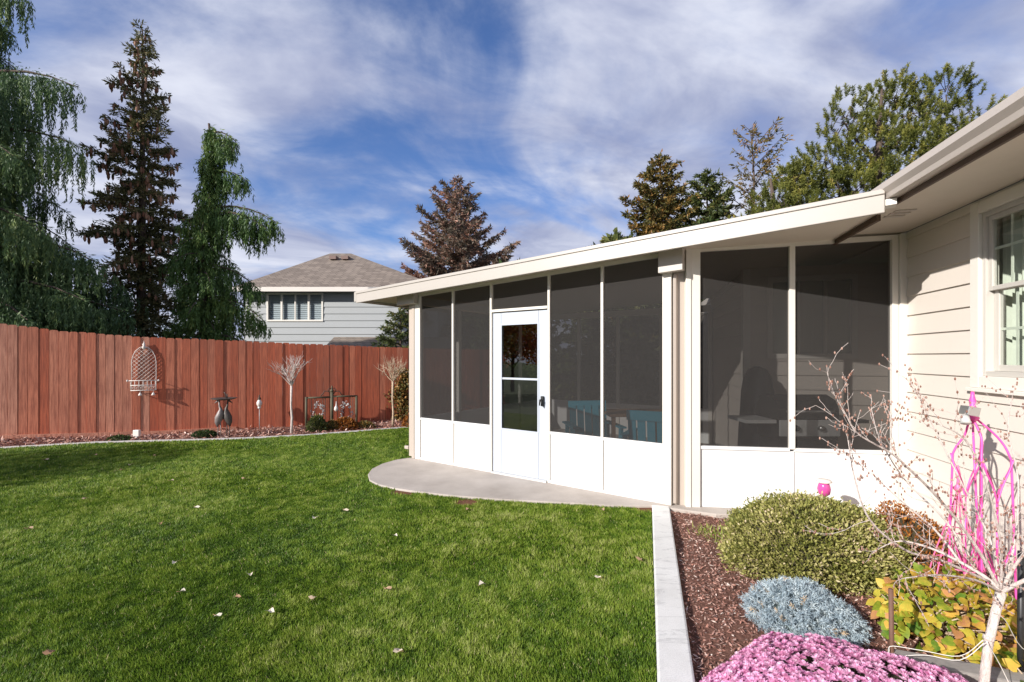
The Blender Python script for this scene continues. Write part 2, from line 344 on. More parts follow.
# ------------------------------------------------------------------ frames of reference
F, HZ, EYE = 455., 357., 1.5
def G(px, py, z=0.):            # where a sight line meets the level z
    d = (EYE-z)*F/(py-HZ); return np.array([(px-512)/F*d, d, z])
def P(px, py, d): return np.array([(px-512)/F*d, d, EYE+(HZ-py)/F*d])
class Plane:                     # an upright wall: u along it, o out of it, z up
    def __init__(s, p, d, nrm): s.p = np.array(p[:2]); s.d = np.array(d)/np.linalg.norm(d); s.n = np.array(nrm)/np.linalg.norm(nrm)
    def pt(s, u, o, z): q = s.p+s.d*u+s.n*o; return (q[0], q[1], z)
    def u(s, px): r = (px-512)/F; return (r*s.p[1]-s.p[0])/(s.d[0]-r*s.d[1])
    def z(s, px, py): q = s.p+s.d*s.u(px); return EYE+(HZ-py)*q[1]/F
    def box(s, mb, u0, u1, o0, o1, z0, z1, tint=.5):
        f = lambda z, u: z(u) if callable(z) else z
        q = [s.pt(u0,o1,f(z0,u0)), s.pt(u1,o1,f(z0,u1)), s.pt(u1,o0,f(z0,u1)), s.pt(u0,o0,f(z0,u0)),
             s.pt(u0,o1,f(z1,u0)), s.pt(u1,o1,f(z1,u1)), s.pt(u1,o0,f(z1,u1)), s.pt(u0,o0,f(z1,u0))]
        return mb.hexa(q, tint)
    def sheet(s, mb, u0, u1, o, z0, z1):
        f = lambda z, u: z(u) if callable(z) else z
        return mb.add([s.pt(u0,o,f(z0,u0)),s.pt(u1,o,f(z0,u1)),s.pt(u1,o,f(z1,u1)),s.pt(u0,o,f(z1,u0))],[(0,1,2,3)])
    def frame(s, mb, u0, u1, o0, o1, z0, z1, w):   # four bars butted end to end
        s.box(mb,u0,u0+w,o0,o1,z0,z1); s.box(mb,u1-w,u1,o0,o1,z0,z1)
        zt = (lambda u: z1(u)-w) if callable(z1) else z1-w
        s.box(mb,u0+w,u1-w,o0,o1,z0,z0+w); s.box(mb,u0+w,u1-w,o0,o1,zt,z1)
A = Plane((-1.467,6.784), (.81998,-.57239), (-.57239,-.81998))
B = Plane((1.7374,4.5960), (.98944,-.14496), (-.14496,-.98944))
HD = np.array([.247,.969]); HN = np.array([-.969,.247])
Hs = Plane((3.719,4.306), -HD, HN)       # house side wall, u runs towards the camera
uL = -.885
zf = lambda u: 2.330+.0389*(u-uL)        # bottom edge of the fascia
GZ = -.016

def siding(mb, pl, u0, u1, lines, z0, z1, hole=None, t=.016, base=0.0):
    """lap boards; lines = heights of the lower edges"""
    for zl, zh in lines:
        lo, hi = max(zl, z0), min(zh, z1)
        if hi <= lo: continue
        segs = [(u0, u1, lo, hi)]
        if hole and hi > hole[2] and lo < hole[3]:
            a, b, c, d = hole; segs = [(u0, a, lo, hi), (b, u1, lo, hi)]
            if lo < c: segs.append((a, b, lo, c))
            if hi > d: segs.append((a, b, d, hi))
        for a, b, l, h in segs:
            if b-a < 1e-4 or h-l < 1e-4: continue
            of = lambda z: base+t*(zh-z)/(zh-zl)+.002
            mb.add([pl.pt(a,of(l),l), pl.pt(b,of(l),l), pl.pt(b,of(h),h), pl.pt(a,of(h),h), pl.pt(a,base-.01,l), pl.pt(b,base-.01,l)], [(0,1,2,3),(4,5,1,0)])
def lap_lines(first, step, lo, hi):
    k0 = math.floor((lo-first)/step)-1; r = []
    for k in range(k0, k0+int((hi-lo)/step)+4): r.append((first+k*step, first+(k+1)*step))
    return r

# ------------------------------------------------------------------ ground
mb = MB(); mb.add([(-300,-40,-.22),(300,-40,-.22),(300,600,-.22),(-300,600,-.22)], [(0,1,2,3)])
g = mb.build('ground', M['lawn_soil']); g['kind'] = 'structure'

slab_px = [(411,457.4),(396,459.5),(382,463.5),(372,468.5),(367.8,474),(369.5,480),(378,484.2),(394,488),(417,491.3),(450,495),(494,498.6),(530,500.6),(570.5,502.6),(605,504.8),(632,505.6),(651,505.4)]
slab_front = [G(x,y,0)[:2] for x,y in slab_px]
slab_poly = [tuple(p) for p in slab_front]+[(1.95,4.35),(3.72,4.28),(4.6,5.3),(3.9,8.2),(1.0,10.1),tuple(A.pt(-.02,-3.9,0)[:2])]
mb = MB(); mb.prism(slab_poly, -.14, 0)
g = mb.build('patio_slab', M['slab'], bevel=.01); g['kind'] = 'structure'
# curb between lawn and planting bed
cl0, cr0 = G(652,505,.0)[:2], G(669.6,510,.0)[:2]; cl1, cr1 = G(657.5,682,0)[:2], G(697,682,0)[:2]
dl = (cl1-cl0)/np.linalg.norm(cl1-cl0)
mb = MB(); nseg = 1; Lc = 5.1
for i in range(nseg):
    a0, a1 = i*Lc/nseg+(.004 if i else 0), (i+1)*Lc/nseg-.004
    w = .168; nn = np.array([-dl[1], dl[0]]); nn = nn if nn[0] > 0 else -nn
    p = [cl0+dl*a0, cl0+dl*a1, cl0+dl*a1+nn*w, cl0+dl*a0+nn*w]
    mb.prism([tuple(q) for q in p][::-1], -.2, .006+.003*(i%2))
cb = mb.build('curb', M['curb'], bevel=.012); cb['kind'] = 'structure'
# planting bed floor
bed = [tuple(cl0+nn*.168), (1.9,4.50), (3.70,4.27), (2.6,-.1), tuple(cl0+dl*Lc+nn*.168)]
mb = MB()
NX = 46
def inpoly(x, y, poly):
    x = np.asarray(x); y = np.asarray(y); c = np.zeros(x.shape, bool); n = len(poly); j = n-1
    for i in range(n):
        xi, yi = poly[i][0], poly[i][1]; xj, yj = poly[j][0], poly[j][1]
        t = ((yi > y) != (yj > y)) & (x < (xj-xi)*(y-yi)/((yj-yi) if yj != yi else 1e-9)+xi); c ^= t; j = i
    return c
def bedz(x, y): return -.055+.05*(vnoise(x,y,1.7,3)-.5)+.02*(vnoise(x,y,7.,4)-.5)
vs = []; fs = []
for i in range(NX+1):
    for j in range(NX+1):
        s_, t_ = i/NX, j/NX
        p = (1-t_)*((1-s_)*np.array(bed[0])+s_*np.array((3.70,4.32)))+t_*((1-s_)*np.array(bed[4])+s_*np.array((2.6,-.1)))
        vs.append((p[0],p[1],float(bedz(p[0],p[1]))))
for i in range(NX):
    for j in range(NX): a_ = i*(NX+1)+j; fs.append((a_,a_+1,a_+NX+2,a_+NX+1))
mb.add(vs, fs, smooth=True); bo = mb.build('planting_bed', M['mulch_floor']); bo['kind'] = 'structure'
# mulch chips
n = 60000; x = RNG.uniform(.5,3.7,n); y = RNG.uniform(.6,4.5,n); k = inpoly(x,y,bed); x, y = x[k], y[k]; n = len(x)
C = np.stack([x,y,bedz(x,y)+RNG.uniform(-.004,.016,n)],1); D = rdir(n); D[:,2] *= .25; N = rdir(n)*.5+np.array([0,0,1.])
o = leafmesh('mulch', C, D, N, RNG.uniform(.008,.040,n), RNG.uniform(.003,.012,n), M['mulch_chip'], tint=RNG.beta(1.6,2.0,n)); tag(o, 'reddish brown bark mulch covering the planting bed beside the curb', 'mulch', kind='stuff')

# strip along the fence bed
st_px = [(-60,453),(0,448.6),(45,446),(88,443.5),(150,441.8),(200,440.6),(250,438.8),(310,435.6),(360,431.7),(408,427.9)]
sf = [G(x,y,-.02)[:2] for x,y in st_px]; sf.append(sf[-1]+np.array([2.2,1.0])); sf.insert(0, sf[0]+np.array([-2.0,-.6]))
sf = [np.array(p) for p in sf]
def offs(pl_, w):
    r = []
    for i in range(len(pl_)):
        d = pl_[min(i+1,len(pl_)-1)]-pl_[max(i-1,0)]; d = d/np.linalg.norm(d); r.append(pl_[i]+np.array([-d[1],d[0]])*w)
    return r
sb = offs(sf, .24)
mb = MB()
for i in range(len(sf)-1):
    mb.prism([tuple(sf[i]),tuple(sf[i+1]),tuple(sb[i+1]),tuple(sb[i])], -.15, -.025)
g = mb.build('mowing_strip', M['strip']); g['kind'] = 'structure'
# fence frame
f0 = np.array([-9.05,8.04]); f1 = np.array([-2.70,11.10]); fd = (f1-f0)/np.linalg.norm(f1-f0); fn = np.array([fd[1],-fd[0]])
FP = Plane(f0, fd, fn)
def ftop(u):
    xs = [-3,0,.85,2.0,3.66,4.87,6.20,7.05,9,12]; zs = [2.5,2.10,1.98,1.895,1.845,1.797,1.752,1.727,1.70,1.68]; return float(np.interp(u,xs,zs))
def fbot(u): return float(np.interp(u,[-3,0,2,12],[.10,.03,-.06,-.08]))
# fence bed soil
mb = MB(); L = len(sb)
bk = [FP.p+FP.d*u+FP.n*-.05 for u in np.linspace(-2.6, 9.5, L)]
for i in range(L-1): 
    mb.add([(*sb[i],-.045),(*sb[i+1],-.045),(*bk[i+1],fbot(np.dot(bk[i+1]-FP.p,FP.d))+.03),(*bk[i],fbot(np.dot(bk[i]-FP.p,FP.d))+.03)], [(0,1,2,3)])
g = mb.build('fence_bed', M['mulch_floor']); g['kind'] = 'structure'
n = 9000; t = RNG.random(n)*(L-1); i = t.astype(int); fr = (t-i)[:,None]; SB = np.array(sb); BK = np.array(bk)
a_ = SB[i]*(1-fr)+SB[np.minimum(i+1,L-1)]*fr; b_ = BK[i]*(1-fr)+BK[np.minimum(i+1,L-1)]*fr; w = RNG.random(n)[:,None]; p = a_*(1-w)+b_*w
zb = np.array([fbot(np.dot(q-FP.p,FP.d))+.03 for q in b_]); z = -.045*(1-w[:,0])+zb*w[:,0]
D = rdir(n); D[:,2] *= .5
o = leafmesh('fence_bed_mulch', np.column_stack([p,z+RNG.uniform(0,.03,n)]), D, rdir(n)+np.array([0,0,1.]), RNG.uniform(.03,.10,n), RNG.uniform(.01,.03,n), M['mulch_chip'], tint=RNG.beta(2,2.6,n)); tag(o, 'dark bark mulch along the foot of the red fence', 'mulch', kind='stuff')

# ------------------------------------------------------------------ grass
lawn = [tuple(p) for p in slab_front[::-1]]+[tuple(A.pt(-.02,-4.2,0)[:2])]+[tuple(p) for p in sf[::-1]]+[(-14.5,1.0),(-5.,.9),tuple(cl0+dl*Lc-nn*.006),tuple(cl0-nn*.006)]
def sample(n, y0, y1):
    y = RNG.uniform(y0,y1,n); x = RNG.uniform(-1.75,.55,n)*y; x = np.where(x > 1.9, -x, x)
    k = inpoly(x,y,lawn) & (RNG.random(n) < y/y1)
    for bx,by,br in bare: k &= (((x-bx)/br)**2+((y-by)/(br*.75))**2 > RNG.uniform(.5,1.5,n))
    return x[k], y[k]
bare = [(*G(405,495.5,-.06)[:2],.15),(*G(467,506,-.06)[:2],.13),(*G(647,512,-.06)[:2],.14)]
XS=[];YS=[];WS=[];HS=[]
for y0,y1,den,w,h in ((1.2,3.2,34000,.0040,.025),(3.2,5.,18000,.0055,.027),(5.,7.5,10000,.008,.030),(7.5,12.5,4500,.013,.034)):
    x,y = sample(int((y1-y0)*2.3*y1*den), y0, y1); XS.append(x);YS.append(y);WS.append(np.full(len(x),w));HS.append(np.full(len(x),h))
x=np.concatenate(XS);y=np.concatenate(YS);w=np.concatenate(WS);h=np.concatenate(HS);n=len(x)
big=vnoise(x,y,.55,1)*.4+vnoise(x,y,1.5,2)*.3+vnoise(x,y,4.5,5)*.3; fine=vnoise(x,y,13.,6)*.6+vnoise(x,y,27.,8)*.4
h=h*(.7+.5*big+1.1*(fine-.5))*RNG.uniform(.6,1.3,n); w=w*RNG.uniform(.7,1.35,n)
az=RNG.uniform(0,2*np.pi,n)+0; lean=RNG.uniform(.1,1.0,n); comb=vnoise(x,y,1.1,9)*6.28
D=np.stack([np.cos(az)*lean+.35*np.cos(comb),np.sin(az)*lean+.35*np.sin(comb),np.ones(n)],1)
tn=.03+.70*big+.75*(fine-.5)+RNG.normal(0,.13,n); dead=RNG.random(n)<.018; tn=np.where(dead,.99,np.clip(tn,0,.93))
o=leafmesh('lawn_grass',np.stack([x,y,np.full(n,GZ-.012)],1),D,rdir(n)*.6+np.array([0,-.6,0]),h,w,M['grass'],tint=tn,mid=.3); tag(o,'short mown green lawn spreading from fence to patio','grass',kind='stuff')
print('blades',n)
for bx,by,br in bare:
    mb=MB(); mb.add([(bx+br*1.15*math.cos(t)*(1+.2*math.sin(3*t)),by+br*.85*math.sin(t),GZ-.006) for t in np.linspace(0,2*math.pi,16,endpoint=False)],[tuple(range(16))])
    q=mb.build('bare_patch',M['bare_soil']); q['kind']='structure'

lsheet=[tuple(p) for p in slab_front[::-1]]+[tuple(A.pt(-.02,-4.2,0)[:2])]+[tuple(p+np.array([0,.05])) for p in sf[::-1]]+[(-16,-6),(-1.,-6),tuple(cl0+dl*Lc),tuple(cl0)]
mb=MB(); mb.add([(*p,GZ-.012) for p in lsheet],[tuple(range(len(lsheet)))]); q=mb.build('lawn',M['lawn_soil']); q['kind']='structure'
# fallen leaves
lf_px=[(122,470,0),(160,524,0),(196,508,1),(183,592,1),(313,599,.6),(315,518,1),(395,536,1),(388,590,.3),(482,585,1),(598,578,1),(175,563,1),(270,612,1),(218,617,1),(468,470+40,.2),(50,654,0),(130,465,.6),(95,455,.2),(46,460,.5),(155,456,.2),(398,652,.8),(602,510,.3),(237,598,.1),(30,529,.4),(640,560,.2),(85,499,.5),(250,575,.9),(345,511,.8),(172,481,.7),(244,479,.3)]
def leaf_obj(p, s, a, tn):
    m_=MB(); vs=[];k=9
    for i in range(k):
        t=2*math.pi*i/k; rr=s*(1+.35*math.cos(3*t)); vs.append((p[0]+rr*math.cos(t+a),p[1]+rr*.75*math.sin(t+a),p[2]+.012+.35*s*math.cos(2*t+a)))
    m_.add([(p[0],p[1],p[2]+.004)]+vs,[(0,i+1,(i+1)%k+1) for i in range(k)],smooth=True,tint=tn)
    m_.tube([(p[0],p[1],p[2]+.006),(p[0]+s*1.7*math.cos(a),p[1]+s*1.7*math.sin(a),p[2]+.015)],.0015,4,tint=0)
    return m_.build('fallen_leaf',M['dry_leaf'],loc=p)
for i,(px,py,tn) in enumerate(lf_px):
    p=G(px,py,.0); lab='pale cream fallen leaf lying on the mown lawn' if tn>.55 else 'tan brown fallen leaf lying on the mown lawn'
    tag(leaf_obj(p,.014+.0019*p[1]+.003*(i%3),i*1.3,tn),lab,'leaf','fallen leaves scattered over the lawn')

# ------------------------------------------------------------------ fence
fe = thing('wooden_fence','long red stained board fence along the back of the lawn','fence',(*FP.pt(0,0,0)[:2],0))
mb=MB(); u=-2.9; i=0
while u < 10.5:
    wd=random.uniform(.125,.148); zt=ftop(u+wd/2)+random.uniform(-.008,.008); zb=fbot(u)-.02; of=random.choice([0,.004,.009,.013])
    haze_tint=np.interp(u,[0,1.5,3.5,6],[.74,.66,.42,.30]); tn=min(1,max(0,haze_tint+random.gauss(0,.17)))  # sun haze painted into the board tint, paler and pinker towards the left
    e=.022; pts=[(u,zb),(u+wd,zb),(u+wd,zt-e),(u+wd-e,zt),(u+e,zt),(u,zt-e)]; k=len(pts); um_=u+wd/2
    vs=[FP.pt(um_+(a-um_)*.96,of+.018,z) for a,z in pts]+[FP.pt(a,of+.004,z) for a,z in pts]
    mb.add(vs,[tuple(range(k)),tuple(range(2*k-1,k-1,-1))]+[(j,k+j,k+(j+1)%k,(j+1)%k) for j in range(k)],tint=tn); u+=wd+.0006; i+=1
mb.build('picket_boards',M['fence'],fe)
mb=MB(); 
for a in np.arange(-2.9,3.6,1.3): FP.box(mb,a,a+1.296,.028,.055,lambda u:fbot(u)-.03,lambda u:fbot(u)+.10,tint=.95)
mb.build('kickboard',M['fence'],fe)
mb=MB()
for zz_ in (.35,.95,1.5): FP.box(mb,-2.9,10.5,-.05,-.004,zz_,zz_+.09,tint=.3)
mb.build('rails',M['fence'],fe)
for a in np.arange(-2.4,10.5,2.4):
    mb=MB(); FP.box(mb,a,a+.09,-.15,-.052,-.1,ftop(a)-.06,tint=.3); mb.build('post',M['fence'],fe)

def fuv(px,py,off=.05):   # a point on the fence face
    u=FP.u(px); q=FP.pt(u,off,0); return np.array([q[0],q[1],EYE+(HZ-py)*q[1]/F])
def fpt(u,o,z): return np.array(FP.pt(u,o,z))

# white wire trellis on fence
u0,u1=FP.u(132.5),FP.u(157); um=(u0+u1)/2; zb=FP.z(145,390); zs=FP.z(145,362); zt=FP.z(145,347); ztip=FP.z(145,340)
tr=thing('wall_trellis','white arched wire trellis planter hanging on the red fence','trellis',fpt(um,.05,zb))
o_=.05; hw=(u1-u0)/2
arch=[fpt(um-hw,o_,zb),fpt(um-hw,o_,zs)]+[fpt(um-hw*c,o_,zs+(zt-zs)*s) for c,s in ((.92,.35),(.70,.72),(.35,.95),(0,1.05),(-.35,.95),(-.70,.72),(-.92,.35))]+[fpt(um+hw,o_,zs),fpt(um+hw,o_,zb),fpt(um-hw,o_,zb)]
mb=MB(); mb.tube(arch,.006,6); mb.build('frame',M['cream_iron'],tr)
mb=MB()
zbk=zb+.19
def top_at(q): 
    c=abs(q-um)/hw; return zs+(zt-zs)*math.sqrt(max(0,1-c**2.2))*1.0
st=.075
for s in (-1,1):
    for k in np.arange(-14,15):
        pts=[]
        for q in np.linspace(um-hw,um+hw,25):
            z=zbk+k*st+s*(q-um)*1.0
            if zbk<=z<=top_at(q): pts.append(fpt(q,o_+.003*s,z))
        if len(pts)>1: mb.tube([pts[0],pts[-1]],.0028,4)
mb.build('lattice',M['cream_iron'],tr)
mb=MB()
for z in (zbk,zb+.10): mb.tube([fpt(u0-.04*(z==zbk),o_+.06,z),fpt(u1+.04*(z==zbk),o_+.06,z)],.008,6)
mb.tube([fpt(u0,o_,zb),fpt(u0,o_+.06,zb),fpt(u1,o_+.06,zb),fpt(u1,o_,zb)],.008,6)
for q in np.linspace(u0,u1,7): mb.tube([fpt(q,o_+.06,zb),fpt(q,o_+.06,zbk+.01)],.005,5)
for q in (u0,u1): mb.tube([fpt(q,o_,zbk),fpt(q,o_+.06,zbk)],.007,5)
for k in range(6):
    q=np.linspace(u0,u1,7); mb.tube([fpt(q[k],o_+.06,zb),fpt(q[k+1],o_+.06,zb+.10)],.003,4); mb.tube([fpt(q[k+1],o_+.06,zb),fpt(q[k],o_+.06,zb+.10)],.003,4)
for q in (u0-.05,u1+.05): mb.ell(fpt(q,o_+.06,zbk),(.015,.015,.022),8,6)
mb.build('basket',M['cream_iron'],tr)
mb=MB(); mb.lathe(fpt(um,o_,zt),[(.006,-.05),(.035,-.02),(.02,.02),(.025,.05),(.009,.08),(.002,.12)],8); mb.build('finial',M['cream_iron'],tr)
for px in (142,155):
    q=FP.u(px); mb=MB(); mb.tube([fpt(q,o_+.06,zb),fpt(q,o_+.06,zb-.05)],.003,4); mb.lathe(fpt(q,o_+.06,zb-.10),[(.032,0),(.028,.02),(.012,.05),(.004,.06)],8); mb.build('bell',M['cream_iron'],tr)

# white box by fence
q=G(137,439.5,-.04); ob=thing('outdoor_socket_box','small white utility box on a stub post below the trellis','utility box',q)
mb=MB(); mb.box(q[0]-.055,q[0]+.055,q[1]-.03,q[1]+.03,.02,.14); mb.build('cover',M['cream_iron'],ob,bevel=.008)
mb=MB(); mb.tube([(q[0],q[1],-.06),(q[0],q[1],.03)],.02,8); mb.build('post',M['steel_dull'],ob)

# crane bird bath
q=G(224,437.5,-.05); bb=thing('bird_bath','dark metal bird bath held up by two standing cranes','bird bath',q)
zd=1.5-(398.5-357)*q[1]/F
mb=MB(); mb.lathe((q[0],q[1],zd-.035),[(.03,0),(.12,.008),(.20,.028),(.225,.045),(.215,.045),(.12,.02),(.0,.016)],24); mb.build('dish',M['bronze'],bb)
mb=MB(); mb.tube([(q[0]+.02,q[1]+.05,zd),(q[0]-.01,q[1]+.05,zd+.10),(q[0]-.03,q[1]+.05,zd+.12)],[.012,.010,.006],6); mb.tube([(q[0]+.05,q[1]+.02,zd),(q[0]+.05,q[1]+.02,zd+.09)],[.01,.006],6); mb.build('spout',M['bronze'],bb)
for sx,mt,tn in ((-.075,'bronze_pale',0),(.065,'bronze',1)):
    cx_=q[0]+sx; y_=q[1]+(.02 if tn else -.03); mir=1 if tn else -1
    mb=MB()
    mb.tube([(cx_+mir*.035,y_,.16),(cx_+mir*.03,y_,.24),(cx_,y_,.33),(cx_-mir*.03,y_,.42),(cx_-mir*.035,y_,.50),(cx_-mir*.01,y_,.56),(cx_,y_,zd-.03)],[.012,.05,.075,.062,.028,.018,.012],10)
    mb.tube([(cx_,y_,zd-.035),(cx_+mir*.03,y_,zd-.05),(cx_+mir*.09,y_,zd-.09)],[.02,.018,.003],6)
    mb.build('crane_body',M[mt],bb)
    for dx in (-.022,.025):
        mb=MB(); mb.tube([(cx_+dx,y_,.25),(cx_+dx*1.1,y_+.01,.10),(cx_+dx*1.3,y_,-.06)],[.010,.007,.008],6); mb.build('leg',M[mt],bb)

# small glass lantern on fence stake
q=fuv(260,402,.18); gl=thing('garden_stake_light','small pale glass stake light with copper cap standing before the fence','garden light',(q[0],q[1],-.06))
mb=MB(); mb.tube([(q[0],q[1],-.06),(q[0],q[1],q[2]-.12)],.005,6); mb.build('stake',M['steel_dull'],gl)
mb=MB(); mb.lathe((q[0],q[1],q[2]-.12),[(.015,0),(.05,.06),(.055,.11),(.03,.16),(.01,.18)],12); mb.build('globe',M['cream_iron'],gl)
mb=MB(); mb.lathe((q[0],q[1],q[2]+.055),[(.035,0),(.03,.03),(.012,.05),(.016,.08),(.003,.10)],10); mb.build('cap',M['rusty_iron'],gl)
mb=MB(); mb.lathe((q[0],q[1],q[2]-.15),[(.01,0),(.03,.015),(.032,.05)],10); mb.build('collar',M['steel_dull'],gl)

# lollipop bare trees
def standard_tree(px,pyb,pyf,pyt,spread,label,mat,seed):
    rg=np.random.default_rng(seed); b=G(px,pyb,-.04); d=b[1]; zf_=EYE+(HZ-pyf)*d/F; zt_=EYE+(HZ-pyt)*d/F
    t=thing('standard_tree',label,'tree',b,'small bare standard trees by the fence')
    mb=MB(); mb.tube([(b[0],b[1],-.08),(b[0]+.01,b[1],.3),(b[0]-.008,b[1],zf_*.6),(b[0],b[1],zf_)],[.028,.022,.019,.022],8); mb.build('trunk',M[mat],t)
    mb=MB()
    def grow(p,dr,l,r,lev):
        n_=4; pts=[p]; cur=dr/np.linalg.norm(dr); 
        for k in range(n_): cur=cur+rg.normal(0,.13,3)+np.array([0,0,.03]); cur/=np.linalg.norm(cur); p=p+cur*l/n_; pts.append(p)
        mb.tube(pts,list(np.linspace(r,r*.55,n_+1)),4,cap=False)
        if lev>0:
            for k in range(3 if lev>1 else 3):
                j=rg.integers(2,n_+1); nd_=cur+rg.normal(0,.42,3); nd_[2]=abs(nd_[2])*.8+.15; grow(pts[j],nd_,l*rg.uniform(.5,.75),r*.6,lev-1)
    R0=spread*d/F/2
    for k in range(15):
        a=2*math.pi*k/15+rg.uniform(-.2,.2); rr=rg.uniform(.25,1); grow(np.array([b[0],b[1],zf_-.02*rg.random()]),np.array([math.cos(a)*R0*rr,math.sin(a)*R0*rr,(zt_-zf_)*rg.uniform(.7,1)]),math.hypot(R0*rr,(zt_-zf_))*.58,.009,2)
    mb.build('crown',M[mat],t)
standard_tree(291.5,434.6,386,357,38,'bare lollipop tree nearer the bird bath with whitish pink twigs','bark_pale',3)
standard_tree(392.8,427.2,381,359,34,'bare tan twigged lollipop tree nearest the porch corner','bark_tan',5)

# iron gate ornament by fence
off=.28
def op(px,py): 
    u_=FP.u(px); q=FP.pt(u_,off,0); return np.array([q[0],q[1],EYE+(HZ-py)*q[1]/F])
base=op(330,428); gt=thing('garden_gate_ornament','low rusty iron gate panel with scrollwork leaning by the fence','garden ornament',(base[0],base[1],-.06))
for px,tp in ((306,397),(355,396)):
    mb=MB(); a=op(px,tp); a2=op(px,430); mb.tube([a2,a],.028,8); mb.build('post',M['iron_green'],gt)
mb=MB(); a=op(331,392); mb.tube([op(331,430),a],.036,8); mb.lathe(a,[(.03,0),(.05,.02),(.03,.05),(.012,.08),(.02,.11),(.003,.15)],10); mb.build('centre_post',M['iron_green'],gt)
mb=MB(); mb.tube([op(305,398),op(330.5,397)],.022,6); mb.tube([op(331,396.5),op(356,396)],.022,6); mb.build('top_rail',M['iron_green'],gt)
mb=MB(); rg=random.Random(4)
for side in (-1,1):
    c0=331; mb.tube([op(c0,396),op(c0+side*3,391.5),op(c0+side*7,391),op(c0+side*9,394),op(c0+side*11,396)],.012,6)
    mb.tube([op(c0,389),op(c0+side*2.5,388),op(c0+side*4,390),op(c0+side*2.5,392)],.010,6)
mb.build('top_scroll',M['rusty_iron'],gt)
for c0 in (317,345):
    mb=MB()
    for k in range(46):
        a=rg.uniform(0,6.28); r_=rg.uniform(.5,1)**.5; x_=c0+6*r_*math.cos(a); y_=412+10*r_*math.sin(a); s_=rg.uniform(1,2.4); b_=rg.uniform(0,6.28)
        mb.tube([op(x_,y_),op(x_+s_*math.cos(b_),y_+s_*math.sin(b_)),op(x_+s_*1.2*math.cos(b_+1.2),y_+s_*1.2*math.sin(b_+1.2))],.007,4)
    mb.build('scrollwork',M['steel_dull'],gt)
mb=MB()
for px in (311,314.5,322,324.5,336.5,340,349,351.5): mb.tube([op(px,429),op(px,397)],.007,4)
mb.build('bars',M['rusty_iron'],gt)
# hanging ornament on the gate
q=op(335,408)+np.array([FP.n[0]*.06,FP.n[1]*.06,0]); mb=MB(); mb.lathe(q,[(.02,-.07),(.05,-.03),(.04,.02),(.015,.06),(.004,.16)],8); tag(mb.build('hanging_ornament',M['cream_iron'],loc=q),'small pale bell ornament hanging on the rusty gate panel','ornament')
q=fuv(407,384,.10); mb=MB(); mb.lathe(q,[(.02,-.09),(.05,-.04),(.045,.03),(.02,.07),(.006,.14)],8); tag(mb.build('hanging_ornament',M['cream_iron'],loc=q),'small white ornament hanging on the fence beside the porch corner','ornament')

# low plants
def mound(name,label,cat,c,r,mat,n,L,W,group=None,up=.3,core='box_core',warp=None,bias=None,shell=.12,stemr=.006):
    t=thing(name,label,cat,(c[0],c[1],c[2]),group)
    d=rdir(n); d[:,2]=np.abs(d[:,2])*1.0-.12; d/=np.linalg.norm(d,axis=1,keepdims=True)
    k=np.ones(n) if warp is None else warp(d); rr=(1-shell*RNG.random(n)**1.5)*k
    Cc=np.array(c)+d*np.array(r)*rr[:,None]; Cc[:,2]=np.maximum(Cc[:,2],c[2])
    D=d+rdir(n)*.9+np.array([0,0,up]); tn=RNG.beta(2.2,2.2,n) if bias is None else bias(d,rr)
    leafmesh('leaves',Cc,D,rdir(n),RNG.uniform(.7,1.3,n)*L,RNG.uniform(.7,1.3,n)*W,M[mat],t,tint=tn)
    m_=MB(); wf=(lambda v:.88*float(warp(np.array([v]))[0])) if warp is not None else (lambda v:.88)
    m_.ell((c[0],c[1],c[2]),(r[0],r[1],r[2]),24,14,warp=wf); m_.build('branches',M[core],t)
    return t
q=G(1,444,-.03); mound('shrub','dark green clipped shrub at the left end of the fence bed','shrub',(q[0]-.05,q[1]+.35,.0),(.33,.28,.34),'shrub_green',2600,.06,.03)
q=G(203,437,-.03); mound('low_plant','tiny dark green mound left of the crane bird bath','plant',(q[0],q[1]+.05,-.03),(.22,.14,.10),'shrub_green',700,.05,.02)
q=G(114,441,-.03); mound('low_plant','flat sparse green plant between clipped shrub and white box','plant',(q[0],q[1]+.12,-.04),(.20,.12,.07),'shrub_green',400,.05,.02)
q=G(315,432,-.04); mound('low_plant','leafy green plant in front of the rusty gate panel','plant',(q[0],q[1]+.1,-.04),(.17,.14,.30),'olive_conifer',900,.07,.03)
q=G(343,430,-.04); mound('low_plant','orange flowering plant at the foot of the gate panel','plant',(q[0],q[1]+.12,-.04),(.24,.14,.22),'orange_leaf',900,.07,.035)
q=G(329,431,-.04); mound('low_plant','small olive plant between green plant and orange plant','plant',(q[0],q[1]+.14,-.04),(.15,.12,.17),'rusty_conifer',500,.06,.03)
q=G(362,429,-.04); mound('low_plant','low reddish plant right of the orange flowering one','plant',(q[0],q[1]+.14,-.04),(.22,.12,.12),'rusty_conifer',500,.06,.03)
# climber on fence near porch corner
q=fuv(401,425,.18); t=thing('climbing_plant','straggly climber with green and rust leaves on the fence behind the right lollipop tree','climbing plant',(q[0],q[1],-.06))
n=1800; h_=RNG.random(n)**.8; Cc=np.stack([q[0]+RNG.normal(0,.13,n)*(1.1-.5*h_)+.08*np.sin(h_*9),q[1]+RNG.normal(0,.05,n),-.05+h_*1.25],1)
leafmesh('leaves',Cc,rdir(n),rdir(n),.07,.045,M['rusty_conifer'],t)
mb=MB(); mb.tube([(q[0],q[1],-.06),(q[0]+.06,q[1],.4),(q[0]-.03,q[1],.8),(q[0]+.04,q[1],1.15)],[.012,.01,.008,.004],6); mb.build('stem',M['bark'],t)
q=G(406,428,-.04); mound('low_plant','rusty leaved plant at the fence foot beside the porch corner','plant',(q[0]+.15,q[1]+.2,-.04),(.25,.16,.28),'orange_leaf',700,.07,.035)

